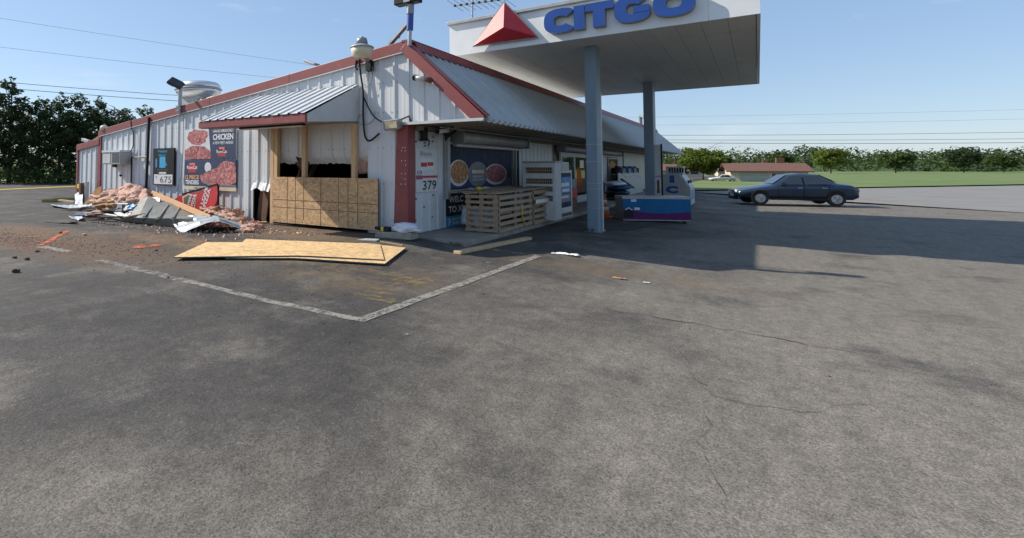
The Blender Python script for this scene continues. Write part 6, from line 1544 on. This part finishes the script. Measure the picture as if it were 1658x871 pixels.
# ------------------------------------------------------------------ trees
def leaves(mb, c, rad, n, size, squash=.8):
    for _ in range(n):
        while True:
            d = Vector((random.uniform(-1, 1), random.uniform(-1, 1), random.uniform(-1, 1)))
            if .05 < d.length <= 1: break
        d = d.normalized() * (d.length ** .45)
        p = c + Vector((d.x * rad, d.y * rad, d.z * rad * squash))
        a = Vector((random.gauss(0, 1), random.gauss(0, 1), random.gauss(0, .6))).normalized(); b = a.cross(Vector((random.gauss(0, 1), random.gauss(0, 1), random.gauss(0, 1)))).normalized()
        s = size * random.uniform(.5, 1.3)
        mb.add([p - a * s, p - b * s * .45, p + a * s, p + b * s * .45], [(0, 1, 2, 3)])
def tree(name, label, base, h, spread, leaf, n, seed, size=.3, low=.15, group=None, lean=0.0, shape='oval', nclus=60):
    random.seed(seed)
    t = thing(name, label, 'tree', base, group); base = Vector(base)
    top = base + Vector((lean, 0, h)); mbt = MB(); mbl = MB(); tips = []
    tr = [base.lerp(top, u) + Vector((noise.noise((u * 3, seed, 1)) * .3, noise.noise((u * 3, seed, 5)) * .3, 0)) * u for u in (0, .15, .3, .5, .7, .9)]
    mbt.tube(tr, [h * .022, h * .018, h * .015, h * .011, h * .007, h * .003], 8)
    nb_ = 26
    for k in range(nb_):
        u = low + (.92 - low) * (k / nb_); p0 = base.lerp(top, u); a = k * 2.4 + seed
        if shape == 'oval': r = spread * (math.sin(min(1, (u - low) / (1 - low) * .9 + .12) * math.pi) ** .6)
        elif shape == 'round': r = spread * math.sqrt(max(.05, 1 - ((u - .62) / .45) ** 2))
        else: r = spread * (1.05 - u)
        r *= random.uniform(.65, 1.15)
        e = p0 + Vector((math.cos(a) * r, math.sin(a) * r, r * random.uniform(.15, .6)))
        mbt.tube([p0, p0.lerp(e, .5) + Vector((0, 0, .1 * r)), e], [h * .007, h * .005, h * .002], 5); tips += [(p0.lerp(e, .4), r * .30), (p0.lerp(e, .72), r * .30), (e, r * .27)]
    if shape == 'round':
        tips = []
        for _ in range(90):
            d = Vector((random.gauss(0, 1), random.gauss(0, 1), random.gauss(0, .8))).normalized() * random.uniform(.45, 1.0)
            c = base + Vector((d.x * spread, d.y * spread, h * .60 + d.z * h * .37)); tips.append((c, spread * random.uniform(.12, .24)))
    else:
        for _ in range(7):                                  # airy leaders breaking the top
            a = random.uniform(0, 6.28); q = base.lerp(top, random.uniform(.8, .97)) + Vector((math.cos(a), math.sin(a), 0)) * spread * random.uniform(.05, .5)
            tips.append((q, spread * random.uniform(.08, .16))); mbt.tube([base.lerp(top, .75), q], [h * .004, h * .001], 4)
        tips += [(top, spread * .12), (base.lerp(top, .94), spread * .2)]
    per = max(4, n // len(tips))
    tot = sum(max(r, .2) ** 2 for c, r in tips)
    for c, r in tips: leaves(mbl, c, max(r, .2) * random.uniform(.8, 1.3), max(6, int(n * max(r, .2) ** 2 / tot)), size)
    mbt.build('trunk', M['bark'], t, smooth=True); mbl.keep = True; mbl.build('crown', leaf, t)
    return t
def far(px, py): p = gnd(px, py); p.z = lot(p.x) if abs(p.x) < 60 else p.z; return p
def treeh(px, base_py, top_py):
    b = far(px, base_py); d = (b - EYE_P).dot(V_F0); return b, EYE + (HORIZON - top_py) / F_PX * d - b.z
TL = ((14, 297, 127, 1.9, 'leafdark', 'oval', 'tall dark tree with a pointed top at the left edge'), (62, 297, 158, 2.2, 'leafdark', 'oval', 'broad dark tree second from the left in the row'),
      (95, 297, 150, 2.0, 'leafdark', 'oval', 'thin topped dark tree third from the left in the row'), (126, 297, 152, 2.0, 'leafdark', 'oval', 'dark tree behind the low lean-to roof'),
      (158, 296, 158, 2.0, 'leafdark', 'oval', 'dark tree behind the red trim step'), (190, 295.5, 168, 2.6, 'leafdark', 'round', 'rounded evergreen behind the gable rake'),
      (38, 295, 175, 2.4, 'leafmid', 'oval', 'mid green tree filling the gap behind the two leftmost trees'), (-25, 297, 140, 2.4, 'leafdark', 'oval', 'dark tree cut by the left edge of the picture'), (110, 294.5, 185, 2.6, 'leafmid', 'round', 'low mid green tree behind the dark row'), (232, 294.5, 171, 1.5, 'leafmid', 'oval', 'light green tree tip showing above the rake'), (258, 294, 186, 1.6, 'leafmid', 'oval', 'small green tree tip nearest the standpipe'), (215, 295, 186, 2.0, 'leafmid', 'round', 'green tree between the evergreen and the light tip'))
for k, (px, by, ty, sp, lm, shp, lab) in enumerate(TL):
    b, h = treeh(px, by, ty)
    tree('roadside_tree', lab, b, h, sp * h / 8.6 * (1.0 if k not in (6, 8, 11) else 1.2), M[lm], 4300 if k < 6 else 3600, 20 + k, .165 * h / 8.6, .10 if shp != 'round' else .3, 'trees across the left road', shape=shp)
# undergrowth at the foot of the row
random.seed(44); mb = MB()
for k in range(60):
    px = random.uniform(-60, 135); c = gnd(px, random.uniform(295.5, 298)); leaves(mb, c + Vector((0, 0, random.uniform(.2, .9))), random.uniform(.5, 1.2), 70, .14, .7)
mb.keep = True; u = mb.build('undergrowth', M['leafmid'], kind='stuff'); u['label'] = 'green undergrowth along the foot of the roadside trees'
b, h = treeh(1139, 291, 240)
tree('lawn_tree', 'spreading yellow green tree on the lawn across the right road', b, h, h * .70, M['leaflight'], 11000, 81, .20, .34, None, shape='round')
b, h = treeh(1166, 284, 255)
tree('lawn_tree', 'darker small tree behind the spreading tree by the houses', b, h, h * .6, M['leafmid'], 3500, 83, .25, .2, None, shape='round')

# wooded hill on the horizon: behind the houses
def hill_pt(px, d): r = ray(px, HORIZON); r.z = 0; r = r / r.dot(V_F0); return EYE_P + r * d
mb = MB(); n = 60
prof = lambda px: 12 + 5 * noise.noise((px * .008, 3, 1)) + 2.5 * noise.noise((px * .03, 5, 2))
for k in range(n + 1):
    px = 700 + (2300 - 700) * k / n
    a, c_, e = hill_pt(px, 190), hill_pt(px, 260), hill_pt(px, 420)
    mb.v += [(a.x, a.y, -.3), (c_.x, c_.y, prof(px) * .45), (e.x, e.y, prof(px) * .55)]
mb.f = [f for k in range(n) for f in ((3*k, 3*k+3, 3*k+4, 3*k+1), (3*k+1, 3*k+4, 3*k+5, 3*k+2))]; mb.m = [0] * len(mb.f); mb.keep = True
mb.build('hill', M['verge'], kind='structure')
random.seed(77); mb = MB(); mb2 = MB()
for k in range(900):
    px = random.uniform(1020, 2250); d = random.uniform(175, 270); c = hill_pt(px, d); f = (d - 190) / 70
    hgt = prof(px) * .45 * max(0, min(1, f)); r = random.uniform(1.6, 3.4) * (1 + .9 * max(0, noise.noise((px * .02, d * .05, 4))))
    leaves(mb if noise.noise((px * .03, d * .08, 9)) > -.05 else mb2, Vector((c.x, c.y, hgt + r * .7)), r, 36, .7, 1.1)
mb.keep = True; u = mb.build('distant_wood', M['leafdark'], kind='stuff'); u['label'] = 'dark wooded hill on the horizon beyond the houses'
mb2.keep = True; u = mb2.build('distant_wood', M['leafmid'], kind='stuff'); u['label'] = 'lighter green trees mixed into the wooded hill'

for k, (px, ty, sp, lm) in enumerate(((1260, 246, .55, 'leafmid'), (1345, 238, .5, 'leaflight'), (1450, 243, .6, 'leafmid'), (1560, 236, .5, 'leafdark'), (1625, 247, .6, 'leafmid'))):
    c = hill_pt(px, 120 + 8 * k); c.z = -.3; h = EYE + (HORIZON - ty) / F_PX * (120 + 8 * k) + .3
    tree('lawn_tree', ('mid green tree behind the cream house', 'pale green tree right of the cream house', 'broad mid green tree on the far lawn', 'dark tree rising over the wooded hill', 'mid green tree at the right edge')[k], c, h, h * sp, M[lm], 3200, 140 + k, .34, .25, 'trees on the far lawn', shape='round')
random.seed(78); mb = MB()
for k in range(150):
    px = random.uniform(-190, 300); d = random.uniform(62, 80); c = hill_pt(px, d); r = random.uniform(1.0, 2.0)
    leaves(mb, Vector((c.x, c.y, random.uniform(.3, 2.2))), r, 60, .3, .9)
mb.keep = True; u = mb.build('far_thicket', M['leafmid'], kind='stuff'); u['label'] = 'green thicket behind the roadside trees'

# ------------------------------------------------------------------ houses, cars and lines across the road
def house(label, base, rot, L, D, hw, hr, wall, roof, garage=True, simple=False):
    t = thing('house', label, 'house', base); t.rotation_euler = (0, 0, rot); ORG[t.name] = Vector((0, 0, 0))
    wb_ = MB(); wb_.box((0, 0, 0), (L, .15, hw)); wb_.box((0, D - .15, 0), (L, D, hw))
    for x_ in (0, L - .15): wb_.prism([(x_, .151, 0), (x_, D - .151, 0), (x_, D - .151, hw), (x_, D / 2, hw + hr * .96), (x_, .151, hw)], (.15, 0, 0))
    wb_.build('wall', M[wall], t)
    e = .45
    rf = MB()
    for s in (0, 1):
        y0, y1 = (-e, D / 2) if s == 0 else (D + e, D / 2); z0 = hw - e * hr / (D / 2); z1 = hw + hr
        rf.hexa([(-e, y0, z0), (L + e, y0, z0), (L + e, y1, z1), (-e, y1, z1)], [(-e, y0, z0 + .12), (L + e, y0, z0 + .12), (L + e, y1, z1 + .12), (-e, y1, z1 + .12)])
    ro = rf.build('roof', M[roof], t)
    MB().box((L * .7, D * .55, hw + hr * .5), (L * .7 + .7, D * .55 + .7, hw + hr + .7)).build('chimney', M['brownwood'], ro)
    if not simple:
        if garage:
            g_ = MB().box((L * .12, -.04, 0), (L * .5, -.002, hw * .82)).build('garage_door', M['lightgrey'], t)
            for k in range(1, 4): MB().box((L * .12, -.05, hw * .82 * k / 4 - .02), (L * .5, -.041, hw * .82 * k / 4 + .02)).build('door_groove', M['grey'], g_)
        for x_ in (.62, .82):
            w_ = MB().box((L * x_ - .6, -.05, hw * .4), (L * x_ + .6, -.002, hw * .85)).build('window', M['white'], t); MB().box((L * x_ - .5, -.06, hw * .44), (L * x_ + .5, -.0505, hw * .81)).build('pane', M['glass'], w_)
    return t
b = far(1184, 295.8); d_ = (b - EYE_P).dot(V_F0); ang = math.atan2(dr.y, dr.x)
sc = d_ / F_PX
house('cream house with a brown roof and pale garage door on the far lawn', b, .16, 6.5, 6, 19 * sc, 11 * sc, 'brick', 'roofbrown')
b = far(1163, 286); d_ = (b - EYE_P).dot(V_F0); sc = d_ / F_PX
house('house with a grey brown roof half hidden behind the lawn trees', b, .12, 9, 8, 9 * sc, 12 * sc, 'brick', 'roofgrey', False)
b = far(1063, 286); d_ = (b - EYE_P).dot(V_F0); sc = d_ / F_PX
house('low house with a brown roof behind the ice merchandiser', b, .05, 6, 6, 10 * sc, 9 * sc, 'brick', 'roofbrown', False)
b = far(1131, 284); d_ = (b - EYE_P).dot(V_F0); sc = d_ / F_PX
house('small white shed seen behind the trunk of the spreading tree', b, .1, 2.4, 3, 8 * sc, 3 * sc, 'white', 'roofgrey', False, True)

def car(label, base, rot, paint, L=4.6, Wd=1.8, Hc=1.45, group=None, small=False):
    t = thing('parked_car', label, 'car', base, group); t.rotation_euler = (0, 0, rot); ORG[t.name] = Vector((0, 0, 0))
    # stations: x, belt height, top height, half width, half width at top
    S = [(0, .55, .60, .62, .50), (.12, .66, .70, .78, .66), (.6, .74, .80, .87, .74), (1.25, .82, .92, .90, .72), (1.4, .84, .95, .90, .68), (2.0, .88, Hc - .06, .90, .58), (2.5, .89, Hc, .90, .58), (3.2, .90, Hc - .04, .90, .58), (3.85, .92, 1.02, .89, .66), (4.3, .90, .98, .84, .68), (4.55, .80, .86, .74, .62), (4.6, .55, .6, .66, .55)]
    mb = MB(); m_ = 11
    for (x_, zb_, zt_, w_, wt) in S:
        zlow = .22 if .15 < x_ < 4.4 else .32
        half = [(0, zt_), (wt * .6, zt_ - .005), (wt, zt_ - .05), (w_ * .99, zb_), (w_, zb_ - .12), (w_ * .97, zlow + .06)]
        ring = [(x_, y_, z_) for (y_, z_) in half] ; ring = [(x_, -y_, z_) for (y_, z_) in half[::-1]] + ring[1:]
        mb.v += ring
    mb.f = [(i*m_+j, i*m_+j+1, (i+1)*m_+j+1, (i+1)*m_+j) for i in range(len(S)-1) for j in range(m_-1)] + [tuple(range(m_)), tuple((len(S)-1)*m_ + k for k in range(m_-1, -1, -1))]
    mb.f += [(i*m_, (i+1)*m_, (i+1)*m_+m_-1, i*m_+m_-1) for i in range(len(S)-1)]
    mb.m = [0] * len(mb.f); body = mb.build('body', paint, t, smooth=True)
    for sx in (.85, 3.7):
        for sy in (-1, 1):
            y0 = sy * .70; y1 = sy * .915
            o = MB().tube([(sx, y0, .31), (sx, y1, .31)], .31, 22).build('wheel', M['rubber'], t); MB().tube([(sx, y1 - sy * .02, .31), (sx, y1 + sy * .012, .31)], .20, 16).build('rim', M['lightgrey'], o)
            if not small: MB().tube([(sx, y0, .36), (sx, sy * .902, .34)], .345, 22).build('wheel_arch', M['black'], t)
    def pane(nm, p): MB().add(p, [(0, 1, 2, 3)]).build(nm, M['glass'], t)
    pane('windscreen', [(1.43, -.62, .985), (1.43, .62, .985), (1.98, .50, Hc - .06), (1.98, -.50, Hc - .06)])
    pane('rear_window', [(3.83, -.58, 1.06), (3.83, .58, 1.06), (3.24, .50, Hc - .06), (3.24, -.50, Hc - .06)])
    for sy in (-1, 1):
        pane('side_window', [(1.62, sy * .905, .93), (2.48, sy * .905, .95), (2.48, sy * .655, Hc - .1), (2.06, sy * .66, Hc - .13)])
        pane('side_window', [(2.55, sy * .905, .95), (3.55, sy * .905, .97), (3.2, sy * .66, Hc - .14), (2.55, sy * .655, Hc - .1)])
        MB().box((-.005, min(sy * .38, sy * .64), .56), (.14, max(sy * .38, sy * .64), .67)).build('headlight', M['print_white'], t)
        MB().box((4.5, min(sy * .4, sy * .68), .62), (4.605, max(sy * .4, sy * .68), .76)).build('tail_light', M['print_red'], t)
        if not small: MB().box((1.65, sy * .92 - .09, .93), (1.80, sy * .92 + .09, 1.04)).build('mirror', M['carpaint'], t)
    MB().box((-.02, -.5, .30), (.1, .5, .48)).build('grille', M['black'], t)
    if not small:
        for sy in (-1, 1):
            for x_ in (1.55, 2.52, 3.45): MB().box((x_, sy * .903 - .004, .34), (x_ + .012, sy * .903 + .004, .9)).build('door_seam', M['black'], t)
            for x_ in (2.3, 3.2): MB().box((x_, sy * .905 - .015, .78), (x_ + .16, sy * .905 + .015, .81)).build('door_handle', M['lightgrey'], t)
            MB().box((1.2, sy * .90 - .02, .24), (3.35, sy * .90 + .012, .32)).build('sill', M['black'], t)
            for sx in (.85, 3.7):
                for k in range(5):
                    a = k * 1.2566; MB().bar((sx, sy * .93, .31), (sx + .17 * math.cos(a), sy * .93, .31 + .17 * math.sin(a)), .02, .045, up=(0, 1, 0)).build('spoke', M['grey'], t)
        MB().box((-.035, -.26, .36), (-.021, .26, .47)).build('number_plate', M['posterwhite'], t)
        MB().box((-.03, -.6, .22), (.12, .6, .29)).build('bumper_lip', M['black'], t)
    return t
b = gnd(1181, 330.5); b.z = lot(b.x)
vdir = .12
car('dark blue car standing on the lot edge by the right road', b + Vector((.1, .9, 0)), .30, M['carpaint'])
M['paleblue'] = pm('pale_blue_paint', (.2, .34, .5), (.18, .3, .45), 3, .3, .2)
b = far(1148, 294); car('white car parked left of the cream house', b, vdir + .1, M['white'], small=True).scale = (.55, .55, .55)
b = far(1166, 293.5); car('pale blue car parked against the wall of the cream house', b + Vector((0, 2, 0)), vdir + .1, M['paleblue'], small=True).scale = (.5, .5, .5)
# utility pole and wires
b = far(1094, 282); d_ = (b - EYE_P).dot(V_F0); zt_ = EYE + (HORIZON - 254) / F_PX * d_
t = thing('utility_pole', 'far utility pole seen beyond the ice merchandiser', 'pole', b)
MB().tube([b, (b.x, b.y, zt_)], .16, 8).build('pole', M['bark'], t); MB().bar((b.x - 1.2, b.y, zt_ - .5), (b.x + 1.2, b.y, zt_ - .5), .12, .12).build('crossarm', M['bark'], t)
def ray_at(px, py, d): r = ray(px, py); return EYE_P + r * (d / r.dot(V_F0))
def span(px0, py0, px1, py1, d0, d1, r, sag, label, name='power_line'):
    a, b = ray_at(px0, py0, d0), ray_at(px1, py1, d1)
    tag(MB().tube([a.lerp(b, k / 16) - V_Z * sag * 4 * (k / 16) * (1 - k / 16) for k in range(17)], r, 5).build(name, M['wire']), label, 'wire', 'power lines')
span(-160, 4, 640, 124, 44, 60, .012, .15, 'topmost thin power line across the left sky')
span(-160, 56, 640, 144, 44, 60, .012, .25, 'second thin power line across the left sky')
span(-160, 117, 330, 157, 38, 44, .020, .12, 'dark power line just above the left trees, upper one')
span(-160, 127, 330, 166, 38, 44, .022, .12, 'dark power line just above the left trees, lower one')
span(1000, 219, 1900, 209, 60, 60, .020, .2, 'right power line behind the canopy column, upper one of three')
span(1000, 226, 1900, 221, 60, 60, .020, .2, 'right power line behind the canopy column, middle one of three')
span(1000, 230.5, 1900, 228, 60, 60, .026, .2, 'right power line behind the canopy column, lowest one of three')
span(1000, 203, 1900, 186, 70, 70, .010, .2, 'faint power line under the canopy at right, lower one')
span(1000, 190, 1900, 170, 70, 70, .009, .2, 'faint power line under the canopy at right, upper one')
# vent pipe on the far ridge
p = onx(1037, 190, XR); tag(MB().tube([(XR, p.y, ZR), (XR, p.y, p.z + .1), (XR + .35, p.y - .4, p.z - .05)], .12, 8).build('vent_pipe', M['grey']), 'grey vent pipe on the far roof ridge beside the column', 'pipe')
